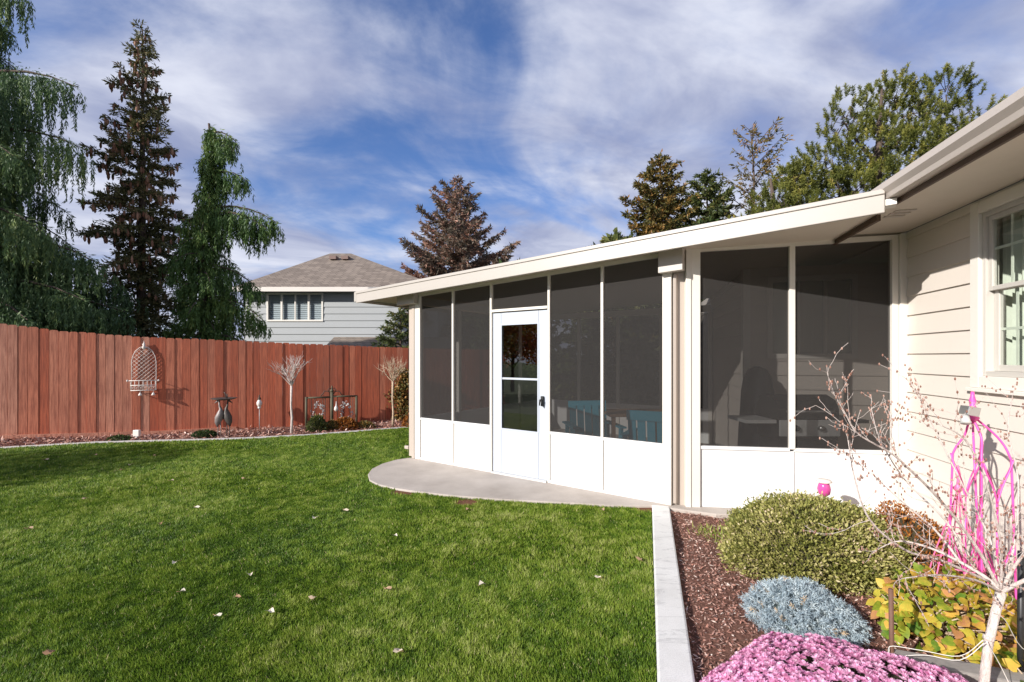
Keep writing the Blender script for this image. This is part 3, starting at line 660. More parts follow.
# ------------------------------------------------------------------ the house on the right
ho = thing('house','beige lap sided house with deep eave and gutter on the right','house',(3.719,4.306,0))
WZ0,WZ1,WU0,WU1=1.273,2.645,.897,2.15
mb=MB(); siding(mb,Hs,.03,7.5,lap_lines(1.175,.178,-.1,2.7),-.12,2.667,hole=(WU0+.02,WU1-.02,WZ0+.02,WZ1-.02)); mb.build('siding_wall',M['siding'],ho)
mb=MB(); Hs.box(mb,.03,WU0,-.12,-.012,-.2,2.667); Hs.box(mb,WU1,7.5,-.12,-.012,-.2,2.667); Hs.box(mb,WU0,WU1,-.12,-.012,-.2,WZ0); mb.build('wall_core',M['siding'],ho)
# window
mb=MB(); Hs.frame(mb,WU0,WU1,-.02,.034,WZ0,WZ1,.088); Hs.box(mb,WU0-.02,WU1+.02,-.01,.05,WZ0-.03,WZ0-.001); wn=mb.build('window',M['trim'],ho,bevel=.004)
iu0,iu1,iz0,iz1=WU0+.089,WU1-.089,WZ0+.089,WZ1-.089
mb=MB(); Hs.frame(mb,iu0,iu1,-.07,.012,iz0,iz1,.035); mb.build('frame',M['sash_vinyl'],wn,bevel=.003)
mid=2.0
mb=MB(); Hs.frame(mb,iu0+.036,iu1-.036,-.035,-.005,mid-.02,iz1-.036,.032); Hs.frame(mb,iu0+.036,iu1-.036,-.065,-.037,iz0+.036,mid+.02,.045); mb.build('sash',M['sash_vinyl'],wn,bevel=.003)
mb=MB()
for uu in (1.205,1.205+.30,1.205+.60): 
    Hs.box(mb,uu-.009,uu+.009,-.028,-.022,mid+.012,iz1-.068); Hs.box(mb,uu-.009,uu+.009,-.056,-.050,iz0+.081,mid-.026)
for zz_ in (2.28,): Hs.box(mb,iu0+.068,iu1-.068,-.0285,-.0215,zz_-.009,zz_+.009)
Hs.box(mb,iu0+.082,iu1-.082,-.0565,-.0495,1.70-.009,1.70+.009); mb.build('grille',M['curtain'],wn)
mb=MB(); Hs.sheet(mb,iu0+.066,iu1-.066,-.019,mid+.01,iz1-.066); Hs.sheet(mb,iu0+.079,iu1-.079,-.047,iz0+.079,mid-.02); mb.build('glass',M['glass'],wn)
mb=MB()
mb_=[]
for a_,b_ in ((iu0-.25,iu0+.42),(iu1-.42,iu1)):
    us=np.linspace(a_,b_,40)
    for i in range(39):
        o1_=-.16+.02*math.sin(us[i]*75); o2_=-.16+.02*math.sin(us[i+1]*75)
        mb.add([Hs.pt(us[i],o1_,iz0),Hs.pt(us[i+1],o2_,iz0),Hs.pt(us[i+1],o2_,iz1),Hs.pt(us[i],o1_,iz1)],[(0,1,2,3)],smooth=True)
mb.build('curtain',M['curtain'],wn)
mb=MB(); q=[Hs.pt(WU0-.2,-1.6,.9),Hs.pt(WU1+.2,-1.6,.9),Hs.pt(WU1+.2,-.125,.9),Hs.pt(WU0-.2,-.125,.9)]; q2=[(a,b,2.66) for a,b,c in q]
mb.add(q+q2,[(0,1,2,3),(4,5,6,7),(0,1,5,4),(1,2,6,5),(3,0,4,7)]); mb.build('room',M['soffit'],ho)
# eave
SO=.57; ez=2.67
mb=MB()
Hs.box(mb,-5.2,7.5,.02,SO,ez,ez+.012); Hs.box(mb,-5.2,-.0,-2.2,.019,ez-.02,ez+.01); so=mb.build('soffit',M['soffit'],ho)
mb=MB()
for a_ in (.62,.70,.78): Hs.box(mb,a_,a_+.045,.33,.47,ez-.006,ez-.001)
mb.build('soffit_vent',M['gutter'],ho)
mb=MB(); Hs.box(mb,-5.2,7.5,SO+.001,SO+.02,ez-.02,ez+.135); mb.build('fascia_board',M['brown_trim'],ho)
# K profile gutter from the patio roof end towards the camera
gz=2.685; prof=[(.0,.0),(.075,.0),(.088,.03),(.118,.062),(.122,.105),(.112,.108),(.106,.07),(.078,.036),(.070,.008),(.004,.008),(.004,.105),(0,.105)]
ug0=.86
ug1=7.4; mb=MB(); k=len(prof)
def gpt(u_,a,b): return Hs.pt(u_,SO+.021+a,gz+b)
vs=[gpt(ug0,a,b) for a,b in prof]+[gpt(ug1,a,b) for a,b in prof]
mb.add(vs,[(j,(j+1)%k,k+(j+1)%k,k+j) for j in range(k)])
mb.add([gpt(ug0,a,b) for a,b in prof[:6]]+[gpt(ug0,0,.105)],[tuple(range(7))]); gu=mb.build('gutter',M['gutter'],ho)
mb=MB(); mb.add([Hs.pt(-5.2,SO+.05,ez+.125),Hs.pt(7.5,SO+.05,ez+.125),Hs.pt(7.5,-4.5,ez+.125+1.7),Hs.pt(-5.2,-4.5,ez+.125+1.7),
      Hs.pt(-5.2,SO+.05,ez+.145),Hs.pt(7.5,SO+.05,ez+.145),Hs.pt(7.5,-4.5,ez+.145+1.7),Hs.pt(-5.2,-4.5,ez+.145+1.7)],[(3,2,1,0),(4,5,6,7),(0,1,5,4),(1,2,6,5),(2,3,7,6),(3,0,4,7)]); mb.build('roof',M['shingle'],ho)
# walls that stand inside the porch
Cc_=Plane((2.93,5.67),(.969,-.247),(-.247,-.969))
mb=MB(); siding(mb,Cc_,0,1.75,lap_lines(.76,.173,0,2.7),0,2.60,hole=(.22,1.18,1.5,2.48)); mb.build('inner_wall',M['siding'],ho)
mb=MB(); Cc_.box(mb,-.05,0.03,-.1,.03,0,2.6); mb.build('corner_board',M['trim'],ho)
mb=MB(); Cc_.frame(mb,.22,1.18,-.02,.03,1.48,2.48,.06); Cc_.box(mb,.22,1.18,-.08,-.03,1.48,2.48); w2=mb.build('window',M['trim'],ho)
mb=MB(); Cc_.sheet(mb,.28,1.12,-.022,1.54,2.42); mb.build('glass',M['glass'],w2)
mb=MB()
for a_ in (.55,.84): Cc_.box(mb,a_,a_+.03,-.019,.02,1.541,2.419)
mb.build('mullion',M['trim'],w2)
S2=Plane((2.93,5.67),(.247,.969),(-.969,.247)); mb=MB(); siding(mb,S2,.03,3.6,lap_lines(.76,.173,0,2.7),0,2.60); mb.build('inner_side_wall',M['siding'],ho)
S3=Plane((3.75,4.33),(.62,.79),(-.79,.62)); mb=MB(); S3.box(mb,0,1.25,-.05,0,-.1,2.62); mb.build('return_wall',M['siding'],ho)

# ------------------------------------------------------------------ screened porch
po = thing('screened_porch','cream screened porch with white kick panels and long sloping fascia','porch',(*A.pt(0,0,0)[:2],0))
OV=.36
# roof plate: fascia line, then back to the eave
uR=((2.7697+1.467)*.81998+(3.3877-6.784)*-.57239)
Lp=np.array(A.pt(uL,OV,0)[:2]); Rp=np.array(A.pt(uR,OV,0)[:2])
back=4.3; Lb=Lp-A.n*back; 
tb=(back-0)/float(-np.dot(HD,A.n)); Rb=Rp+HD*tb
Rp2=Rp+np.array([.10,.0]); Rb2=Rb+np.array([.10,0])
uu_=lambda p: float(np.dot(np.array(p[:2])-A.p,A.d))
zr=lambda p: zf(uu_(p))
FT=.172
fa=Lp-A.n*.03
poly=[tuple(Lp-A.n*.031),tuple(Rp2-A.n*.031),tuple(Rb2),tuple(Lb)]
mb=MB(); mb.prism(poly,lambda p:zr(p)+.06,lambda p:zr(p)+FT-.006); mb.build('roof_plate',M['soffit'],po)
mb=MB(); A.box(mb,uL,uR+.005,OV-.03,OV,zf,lambda u:zf(u)+FT); 
A.box(mb,uL,uR+.005,OV+.0005,OV+.012,lambda u:zf(u)+FT-.035,lambda u:zf(u)+FT+.004); mb.build('fascia',M['beige_fascia'],po,bevel=.006)
mb=MB(); q=[Lp,Lp-A.n*.03,Lb,Lb+A.d*-.03,Lp+A.d*-.03]; 
A.box(mb,uL-.05,uL-.001,OV-back,OV,lambda u:zf(u)+.02,lambda u:zf(u)+FT); mb.build('end_gutter',M['beige_fascia'],po,bevel=.006)
mb=MB(); A.box(mb,uR+.006,uR+.075,OV-.12,OV-.02,lambda u:zf(u)+.055,lambda u:zf(u)+.10); mb.build('end_bracket',M['trim'],po)
mb=MB(); e0=Hs.pt(-.02,SO+.03,0); e1=Hs.pt(.80,SO+.03,0)
Hs.box(mb,.05,.86,SO+.022,SO+.05,2.585,2.668); mb.build('joint_strip',M['brown_trim'],po)
zu=lambda u: zf(u)+.058     # underside of the roof
# wall A
us=[A.u(413.8),A.u(421.5),A.u(453.8),A.u(491.6),A.u(493.4),A.u(547.6),A.u(550),A.u(602.8),A.u(663.5),A.u(672.5)]
K=.60; FW=.042
def bay(pl,name_u0,u1,z0,z1,fz=True):
    pass
mb=MB(); A.box(mb,us[0],us[0]+.052,-.045,.045,0,zu); mb.build('corner_post',M['beige_post'],po,bevel=.006)
mb=MB(); A.box(mb,us[0]+.054,us[1],-.04,.034,0,zu); mb.build('corner_trim',M['white_frame'],po,bevel=.004)
mb=MB(); A.box(mb,us[8],us[9],-.045,.045,0,zu); mb.build('corner_post',M['white_frame'],po,bevel=.006)
def mull(u_,w_=.03,z0=0.,z1=None,mat='white_frame'):
    m_=MB(); A.box(m_,u_-w_/2,u_+w_/2,-.026,.028,z0,z1 or (lambda u:zu(u)-.04)); m_.build('mullion',M[mat],po,bevel=.003)
mull(us[2]); mull((us[3]+us[4])/2-.01); mull((us[5]+us[6])/2+.012); mull(us[7])
mb=MB(); A.box(mb,us[1],us[8],-.03,.032,lambda u:zu(u)-.04,zu); mb.build('header',M['white_frame'],po)
DU0,DU1=(us[3]+us[4])/2+.012,(us[5]+us[6])/2-.010
for a_,b_ in ((us[1],us[2]-.016),(us[2]+.016,DU0-.034),(DU1+.034,us[7]-.016),(us[7]+.016,us[8])):
    m_=MB(); A.box(m_,a_,b_,-.008,.008,.03,K-.02); m_.build('kick_panel',M['white_panel'],po)
    m_=MB(); A.box(m_,a_,b_,-.02,.022,K-.02,K+.012); m_.build('rail',M['white_panel'],po); m_=MB(); A.box(m_,a_,b_,-.02,.022,.0,.03); m_.build('bottom_rail',M['white_panel'],po)
    m_=MB(); A.sheet(m_,a_+.001,b_-.001,0,K+.012,lambda u:zu(u)-.041); m_.build('screen',M['screen'],po)
m_=MB(); A.box(m_,DU0-.005,DU1+.005,-.02,.036,2.080,2.112); m_.build('rail',M['white_frame'],po)
m_=MB(); A.sheet(m_,DU0,DU1,0,2.112,lambda u:zu(u)-.041); m_.build('screen',M['screen'],po)
# door
dz1=2.070
g0,g1=A.u(501.2),A.u(538.7); gzt,gzb=A.z(520,323.5),A.z(520,431); gm=A.z(520,379)
mb=MB()
for a_,b_,c_,d_ in ((DU0,g0,.02,dz1),(g1,DU1,.02,dz1),(g0,g1,.02,gzb),(g0,g1,gzt,dz1)): A.box(mb,a_+(.002 if a_==g0 else 0),b_-(.002 if a_==g0 else 0),-.035,.003,c_,d_)
A.box(mb,g0+.002,g1-.002,-.03,.0,gm-.013,gm+.013); dr=mb.build('door',M['door_white'],po,bevel=.004)
mb=MB(); A.frame(mb,g0-.006,g1+.006,.0035,.009,gzb-.006,gzt+.006,.02); mb.build('glass_stop',M['door_white'],dr)
mb=MB(); A.sheet(mb,g0+.002,g1-.002,-.012,gm+.013,gzt); mb.build('upper_glass',M['door_glass'],dr)
mb=MB(); A.sheet(mb,g0+.002,g1-.002,-.012,gzb,gm-.013); mb.build('lower_glass',M['door_glass'],dr)
mb=MB(); A.sheet(mb,g0+.002,g1-.002,-.020,gzb,gm-.013); mb.build('lower_screen',M['screen'],dr)
hu,hz=A.u(543.3),A.z(543,401)
mb=MB(); A.box(mb,hu-.014,hu+.014,.0035,.040,hz-.06,hz+.06); mb.tube([A.pt(hu,.04,hz+.02),A.pt(hu,.075,hz+.02),A.pt(hu-.008,.08,hz-.05)],[.009,.009,.007],8); mb.tube([A.pt(hu,.04,hz-.045),A.pt(hu,.05,hz-.045)],.010,8); mb.build('handle',M['black_metal'],dr)
mb=MB(); A.box(mb,DU0,DU1,-.03,.05,.0,.019); mb.build('threshold',M['steel_dull'],dr)
# beam ends and downspout
for a_,b_,lab in ((A.u(403.5),A.u(420.5),''),(A.u(662),A.u(686),'')):
    mb=MB(); A.box(mb,a_,b_,-.02 if lab else .050,.135,lambda u:zf(u)-.165 if a_>0 else zf(u)-.09,lambda u:zf(u)+.056); mb.build('beam_end',M['beige_fascia'],po,bevel=.004)
mb=MB(); A.box(mb,us[0]-.075,us[0]-.004,-.03,.03,.02,lambda u:zf(u)-.02); A.box(mb,us[0]-.16,us[0]-.0755,.0,.045,.12,.17); mb.build('downspout',M['beige_post'],po,bevel=.01)
# connection between the two walls
J0=np.array(A.pt(us[9],0,0)[:2]); J1=np.array(B.pt(.02,0,0)[:2])
JP=Plane(J0+A.d*.002,J1-J0,A.n); jl=float(np.linalg.norm(J1-J0))
mb=MB(); JP.box(mb,.0,jl,-.06,-.02,0,2.57); mb.build('infill_board',M['beige_post'],po)
mb=MB(); JP.box(mb,.012,.045,-.019,.035,.02,2.34); mb.build('downspout',M['beige_post'],po,bevel=.008)
# wall B
b=[B.u(685),B.u(699.5),B.u(788.2),B.u(794),B.u(889.8),B.u(905)]
ztb=lambda u: 2.548+.0315*u
mb=MB(); B.box(mb,b[0],b[0]+.05,-.04,.045,-.06,lambda u:ztb(u)+.045); B.box(mb,b[0]+.052,b[1],-.03,.034,-.06,lambda u:ztb(u)+.045); mb.build('corner_post',M['white_frame'],po,bevel=.004)
mb=MB(); B.box(mb,b[4],b[4]+.055,-.03,.034,-.06,lambda u:ztb(u)+.045); B.box(mb,b[4]+.057,b[5]-.01,-.03,.055,-.06,lambda u:ztb(u)+.05); mb.build('wall_post',M['white_frame'],po,bevel=.004)
mb=MB(); B.box(mb,b[2],b[3],-.026,.028,.6,lambda u:ztb(u)); mb.build('mullion',M['white_frame'],po,bevel=.003)
mb=MB(); B.box(mb,b[1],b[4],-.03,.032,ztb,lambda u:ztb(u)+.045); mb.build('header',M['white_frame'],po)
mb=MB(); B.box(mb,(b[2]+b[3])/2-.02,(b[2]+b[3])/2+.02,-.02,.018,-.03,.58); mb.build('mullion',M['white_panel'],po)
for a_,b_ in ((b[1],b[2]),(b[3],b[4])):
    m_=MB(); B.sheet(m_,a_,b_,0,.612,lambda u:ztb(u)-.001); m_.build('screen',M['screen'],po)
mm=(b[2]+b[3])/2
for a_,b_ in ((b[1],mm-.021),(mm+.021,b[4])):
    m_=MB(); B.box(m_,a_,b_,-.008,.008,-.03,.58); m_.build('kick_panel',M['white_panel'],po)
    m_=MB(); B.box(m_,a_,b_,-.02,.022,.58,.612); m_.build('rail',M['white_panel'],po)
m_=MB(); B.box(m_,b[0],b[5]-.01,-.05,.04,-.16,-.061); m_.build('base_curb',M['slab'],po)
# left and back walls of the porch
LA=Plane(A.pt(us[0]+.04,-.05,0)[:2],-A.n,-A.d); RW=3.7
BK_=Plane(A.pt(us[0]+.04,-RW,0)[:2],A.d,-A.n)
for pl,ln,nb in ((LA,RW-.06,4),(BK_,3.35,4)):
    st_=ln/nb
    for k in range(nb+1):
        m_=MB(); pl.box(m_,k*st_-.03,k*st_+.03,-.03,.03,0,2.28); m_.build('mullion',M['white_frame'],po)
    for k in range(nb):
        m_=MB(); pl.box(m_,k*st_+.031,(k+1)*st_-.031,-.008,.008,.0,K); m_.build('kick_panel',M['white_panel'],po)
        m_=MB(); pl.sheet(m_,k*st_+.031,(k+1)*st_-.031,0,K,2.27); m_.build('screen',M['screen'],po)
    m_=MB(); pl.box(m_,-.03,ln,-.032,.032,2.282,2.40); m_.build('header',M['white_frame'],po)

# ------------------------------------------------------------------ things in the porch
def chair(c,a,label,s=1.0,cush=False):
    t=thing('garden_chair',label,'chair',(*c,0)); ca_,sa_=math.cos(a),math.sin(a)
    def T(x,y,z): return (c[0]+s*(x*ca_-y*sa_),c[1]+s*(x*sa_+y*ca_),s*z)
    def bx(m_,x0,x1,y0,y1,z0,z1,tl=0):
        m_.hexa([T(x0,y0+tl*z0,z0),T(x1,y0+tl*z0,z0),T(x1,y1+tl*z0,z0),T(x0,y1+tl*z0,z0),T(x0,y0+tl*z1,z1),T(x1,y0+tl*z1,z1),T(x1,y1+tl*z1,z1),T(x0,y1+tl*z1,z1)])
    m_=MB()
    for k in range(5): bx(m_,-.27,.27,-.26+k*.105,-.26+k*.105+.09,.36,.385)
    m_.build('seat',M['teal_paint'],t)
    m_=MB()
    for k in range(5): bx(m_,-.27+k*.112,-.27+k*.112+.092,.12,.14,.39,.84,.12)
    bx(m_,-.28,.28,.142,.16,.78,.90,.12); m_.build('backrest',M['teal_paint'],t)
    for sx in (-1,1):
        m_=MB(); bx(m_,sx*.31-.045,sx*.31+.045,-.34,.32,.58,.602); m_.build('armrest',M['teal_paint'],t)
        for y_ in (-.28,.24): m_=MB(); bx(m_,sx*.30-.022,sx*.30+.022,y_-.03,y_+.03,0,.58); m_.build('leg',M['teal_paint'],t)
        m_=MB(); bx(m_,sx*.27-.012,sx*.27+.012,-.27,.30,.30,.36); m_.build('seat_rail',M['teal_paint'],t)
    if cush:
        m_=MB(); bx(m_,-.25,.25,-.24,.20,.39,.46); m_.build('cushion',M['curtain'],t,bevel=.02)
chair((1.10,6.2),R(8),'teal slatted chair behind the screen just right of the door',.98)
chair((1.70,5.42),R(152),'teal armchair with pale cushion behind the screen at the porch corner',.98,True)
t=thing('patio_table','dark wood patio table behind the screens between the teal chairs','table',(1.75,6.35,0))
mb=MB(); mb.box(1.3,2.2,6.05,6.75,.70,.735); mb.build('tabletop',M['table_wood'],t,bevel=.005)
for x_,y_ in ((1.36,6.1),(2.14,6.1),(1.36,6.7),(2.14,6.7)): mb=MB(); mb.box(x_-.025,x_+.025,y_-.025,y_+.025,0,.698); mb.build('leg',M['table_wood'],t)
# grill
gx,gy=3.11,5.0; t=thing('gas_grill','gas grill with steel control panel and black lid behind the right screen','grill',(gx,gy,0))
mb=MB(); mb.box(gx-.31,gx+.33,gy-.24,gy-.22,.665,.84); mb.build('control_panel',M['steel_dull'],t,bevel=.01)
mb=MB(); prof_=[(-.21,.85),(-.215,.95),(-.16,1.04),(-.02,1.09),(.14,1.06),(.22,.97),(.22,.85)]
vs=[(gx-.31,gy+a,b) for a,b in prof_]+[(gx+.33,gy+a,b) for a,b in prof_]; k=len(prof_)
mb.add(vs,[tuple(range(k)),tuple(range(2*k-1,k-1,-1))]+[(j,k+j,k+(j+1)%k,(j+1)%k) for j in range(k)]); ld=mb.build('lid',M['black_metal'],t)
mb=MB(); mb.tube([(gx-.24,gy-.25,.93),(gx+.26,gy-.25,.93)],.012,8); mb.build('handle',M['steel_dull'],ld)
mb=MB(); mb.box(gx-.30,gx+.32,gy-.21,gy+.21,.62,.845); mb.build('firebox',M['black_metal'],t)
mb=MB(); mb.box(gx-.29,gx+.31,gy-.20,gy+.20,.06,.615); mb.build('cabinet',M['dark_void'],t)
for x_ in (gx-.14,gx+.12):
    mb=MB(); mb.tube([(x_,gy-.241,.755),(x_,gy-.275,.755)],[.032,.026],14); mb.build('knob',M['steel'] if x_>gx else M['black_metal'],t)
for s_ in (-1,1):
    mb=MB(); x0=gx+(.335 if s_>0 else -.64); mb.box(x0,x0+.32,gy-.2,gy+.2,.80,.835); mb.build('side_shelf',M['steel_dull'] if s_<0 else M['black_metal'],t)
for x_ in (gx-.27,gx+.29):
    for y_ in (-.17,.17): mb=MB(); mb.tube([(x_,gy+y_-.02,.035),(x_,gy+y_+.02,.035)],.035,12); mb.build('caster',M['black_metal'],t)
cx_,cy_=2.90,5.38; mb=MB(); mb.lathe((cx_,cy_,0),[(.23,0),(.22,.3),(.20,.7),(.185,.9),(.175,1.1),(.15,1.25),(.10,1.35),(.03,1.39)],20)
tag(mb.build('covered_smoker',M['fabric_black'],loc=(cx_,cy_,0)),'tall black bell shaped cover left of the gas grill','covered smoker')

# ------------------------------------------------------------------ neighbour house
nh=thing('neighbour_house','grey lap sided house with brown hip roof beyond the fence','house',(-8,20,-2))
D_=20.0; X0,X1=(236-512)/F*D_,(446-512)/F*D_
NP=Plane((X0+.35,D_),(1,0),(0,-1)); wl=X1-X0-.7; ze=EYE+(HZ-290)/F*D_
nu=lambda px:(px-512)/F*D_-(X0+.35); nz=lambda py: EYE+(HZ-py)/F*D_
mb=MB(); h_=(nu(267.5),nu(323),nz(321),nz(293.5)); siding(mb,NP,0,wl,lap_lines(-2,.30,-2,ze),-2,ze,hole=h_,t=.03); mb.build('siding_wall',M['grey_siding'],nh)
mb=MB(); NP.box(mb,0,h_[0],-.2,-.02,-2,ze); NP.box(mb,h_[1],wl,-.2,-.02,-2,ze); NP.box(mb,h_[0],h_[1],-.2,-.02,-2,h_[2]); NP.box(mb,0,.0+.2,-9,-.201,-2,ze); NP.box(mb,wl-.2,wl,-9,-.201,-2,ze); NP.box(mb,0.201,wl-.201,-9,-8.8,-2,ze); mb.build('side_wall',M['grey_siding'],nh)
mb=MB(); NP.frame(mb,h_[0]-.02,h_[1]+.02,-.03,.05,h_[2]-.02,h_[3]+.02,.07)
for px in (282,309): NP.box(mb,nu(px)-.04,nu(px)+.04,-.03,.045,h_[2]+.05,h_[3]-.05)
NP.box(mb,nu(295.5)-.025,nu(295.5)+.025,-.03,.04,h_[2]+.05,h_[3]-.05); wn2=mb.build('window',M['trim'],nh)
mb=MB(); NP.sheet(mb,h_[0]+.05,h_[1]-.05,-.045,h_[2]+.05,h_[3]-.05); mb.build('glass',M['glass'],wn2)
mb=MB()
for zz_ in np.arange(h_[2]+.05,h_[3]-.05,.085): 
    q=[NP.pt(h_[0]+.05,-.07,zz_),NP.pt(h_[1]-.05,-.07,zz_),NP.pt(h_[1]-.05,-.10,zz_+.078),NP.pt(h_[0]+.05,-.10,zz_+.078)]; mb.add(q,[(0,1,2,3)])
mb.build('blind',M['door_white'],wn2)
mb=MB(); NP.box(mb,h_[0],h_[1],-1.2,-1.15,h_[2]-.2,h_[3]+.2); mb.build('room',M['dark_void'],nh)
# roof
ry=(EYE+(HZ-253.5)/F*24.2); e=.45; zr0=ze+.02; xa,xb=X0-.0,X1+.0; ya,yb=D_-e,D_+9+e; rxa,rxb=(330-512)/F*24.2,(351-512)/F*24.2; ym=24.2
mb=MB(); vs=[(xa,ya,zr0),(xb,ya,zr0),(xb,yb,zr0),(xa,yb,zr0),(rxa,ym,ry),(rxb,ym,ry)]
mb.add(vs,[(0,1,5,4),(1,2,5),(2,3,4,5),(3,0,4),(3,2,1,0)]); rf=mb.build('roof',M['shingle'],nh)
for px in (334,346):
    mb=MB(); c=P(px,257.5,23.2); mb.box(c[0]-.17,c[0]+.17,c[1]-.2,c[1]+.2,c[2]-.12,c[2]+.05); mb.build('roof_vent',M['vent_brown'],rf)
mb=MB(); c=P(378,287,21.0); mb.tube([(c[0],c[1],c[2]-.2),(c[0],c[1],c[2]+.28)],.06,8); mb.build('vent_pipe',M['black_metal'],rf)
mb=MB(); mb.box(xa-.02,xb+.02,ya-.10,ya-.001,zr0-.16,zr0+.03); mb.build('gutter',M['cream_iron'],nh)
mb=MB(); mb.box(xa,xb,ya,D_-.001,zr0-.05,zr0-.02); mb.build('soffit',M['grey_siding'],nh)
lz=nz(343); lx0,lx1=(324-512)/F*18.5,(450-512)/F*18.5; zl=EYE+(HZ-345)/F*18.5
mb=MB(); zt_=EYE+(HZ-337)/F*19.9; mb.add([(lx0,18.4,zl-.15),(lx1,18.4,zl-.15),(lx1+.2,19.95,zt_),(lx0-.15,19.95,zt_),(lx0,18.4,zl-.3),(lx1,18.4,zl-.3)],[(0,1,2,3),(4,5,1,0)]); mb.build('lower_roof',M['shingle'],nh)
mb=MB(); mb.box(lx0+.2,lx1-.2,18.7,19.9,-2,zl-.3); mb.build('lower_wall',M['grey_siding'],nh)

# ------------------------------------------------------------------ conifers
def weeping(name,label,base,H_,Rf,nb,mat,dens=1.0,hang=(.35,1.0),rise=.35,droop=.75,explicit=(),seed=1,group=None,trunk_r=.22,lw=.045):
    rg=np.random.default_rng(seed); t=thing(name,label,'tree',base,group); b0=np.array(base)
    mb=MB(); pts=[b0+np.array([.12*math.sin(k*1.1),.1*math.cos(k),H_*k/8*(1 if k<8 else .99)]) for k in range(9)]; mb.tube(pts,list(np.linspace(trunk_r,.03,9)),9); 
    Cs=[];Ds=[];Ts=[];Ns=[]
    brs=[]
    for k in range(nb):
        f=(k+rg.random())/nb; h=.6+(H_-.75)*f; a=k*2.399+rg.uniform(-.3,.3); r=Rf(h/H_)*rg.uniform(.65,1.15); brs.append((h,a,r,rise,droop))
    nb0=len(brs); brs+=list(explicit)
    for bi,(h,a,r,ri,dr_) in enumerate(brs):
        tx=np.interp(h/H_*8,range(9),[p[0] for p in pts]); ty=np.interp(h/H_*8,range(9),[p[1] for p in pts])
        o_=np.array([math.cos(a),math.sin(a),0]); p0=np.array([tx,ty,b0[2]+h])
        cv=lambda s: p0+o_*r*s+np.array([0,0,1])*r*(ri*s-dr_*s*s)
        mb.tube([cv(s) for s in np.linspace(0,1,6)],list(np.linspace(.02+.012*r,.008,6)),5,cap=False)
        ns=int((14+26*r)*dens*(1.25 if bi>=nb0 else 1)); side=np.array([-o_[1],o_[0],0]); bt=rg.normal(0,.12)
        m_=int(r*75*dens)+10; q=rg.random(m_); pp=np.array([cv(x_) for x_ in q]); sd_=rg.normal(0,1,m_)*(.05+.10*r*(1-q)); pp=pp+side*sd_[:,None]; pp[:,2]+=rg.uniform(-.06,.05,m_)
        Cs.append(pp); Ds.append(o_*rg.uniform(.2,1,(m_,1))+side*(sd_*4)[:,None]+rg.normal(0,.35,(m_,3))+np.array([0,0,-.45])); Ts.append(np.clip(.55+bt+rg.normal(0,.16,m_),0,1))
        for _ in range(ns):
            s=rg.random()**.8*.97+.05; sp=(.10+.26*r*(1-.75*s)*.8)*rg.normal(); c=cv(min(s,1.05))+side*sp*.7-np.array([0,0,abs(sp)*.45])
            hl=rg.uniform(*hang)*min(1.2,.35+.35*r)*(.55+.9*math.sin(math.pi*min(1,s))); m_=max(3,int(hl/.034))
            z=np.linspace(0,hl,m_); n_=len(z)*2; zz2=np.repeat(z,2)
            sway=rg.normal(0,.035,2); C_=c+np.stack([sway[0]*zz2+rg.normal(0,.022,n_)*(1-zz2/hl*.6),sway[1]*zz2+rg.normal(0,.022,n_)*(1-zz2/hl*.6),-zz2],1)
            D_2=rg.normal(0,.34,(n_,3)); D_2[:,2]=-1; Cs.append(C_);Ds.append(D_2);Ts.append(np.full(n_,.42+bt+rg.normal(0,.12))+rg.normal(0,.12,n_)+.12*(zz2/hl))
    mb.build('trunk',M['bark'],t)
    C_=np.concatenate(Cs);D_2=np.concatenate(Ds);T_=np.concatenate(Ts);n_=len(C_)
    leafmesh('crown',C_,D_2,rdir(n_),rg.uniform(.07,.15,n_),rg.uniform(.7,1.3,n_)*lw,M[mat],t,tint=T_); print(name,n_); return t
# giant weeping cedar at the left edge
weeping('weeping_cedar','huge dark weeping cedar at the left edge of the picture',(-14.3,11.6,-.1),12.2,lambda f:5.2*(1-f)**.95+.25,74,'cedar',1.25,(.3,.85),.30,.62,seed=3,trunk_r=.32,lw=.025,
   explicit=[(4.3,-.15,4.7,.30,.42),(3.7,-.0,4.6,.26,.36),(3.2,-.3,5.0,.25,.32),(2.9,-.1,4.8,.25,.29),(2.7,-.5,5.1,.25,.32),(3.9,-.6,4.8,.28,.42),(5.0,-.35,4.2,.30,.45),(5.6,-.75,3.8,.33,.48),(7.1,-.05,3.7,.36,.44),(6.6,-.4,3.5,.36,.5),(8.6,-.1,3.5,.34,.42),(8.0,-.5,3.3,.35,.5),(10.9,-.1,1.9,.28,.35),(1.7,-.35,5.2,.22,.38),(1.2,-.6,5.,.2,.3),(2.2,-.8,4.9,.2,.4)])
weeping('weeping_cedar','slender bright green weeping cedar between cone laden spruce and grey house',(-8.85,13.2,-.1),8.45,lambda f:1.45*(1-f)**.85+.10,72,'cedar_bright',1.35,(.25,.65),.32,.72,seed=8,trunk_r=.13,lw=.026,
   explicit=[(5.9,.0,2.05,.30,.50),(5.7,-.15,1.9,.32,.55),(6.9,-.1,1.15,.45,.65),(4.2,.1,1.7,.25,.7),(3.3,.0,1.8,.2,.6),(2.2,-.3,1.9,.2,.55),(7.9,-.2,.8,.35,.9),(4.9,2.9,1.3,.3,.7),(8.1,.1,.75,.45,.8)])
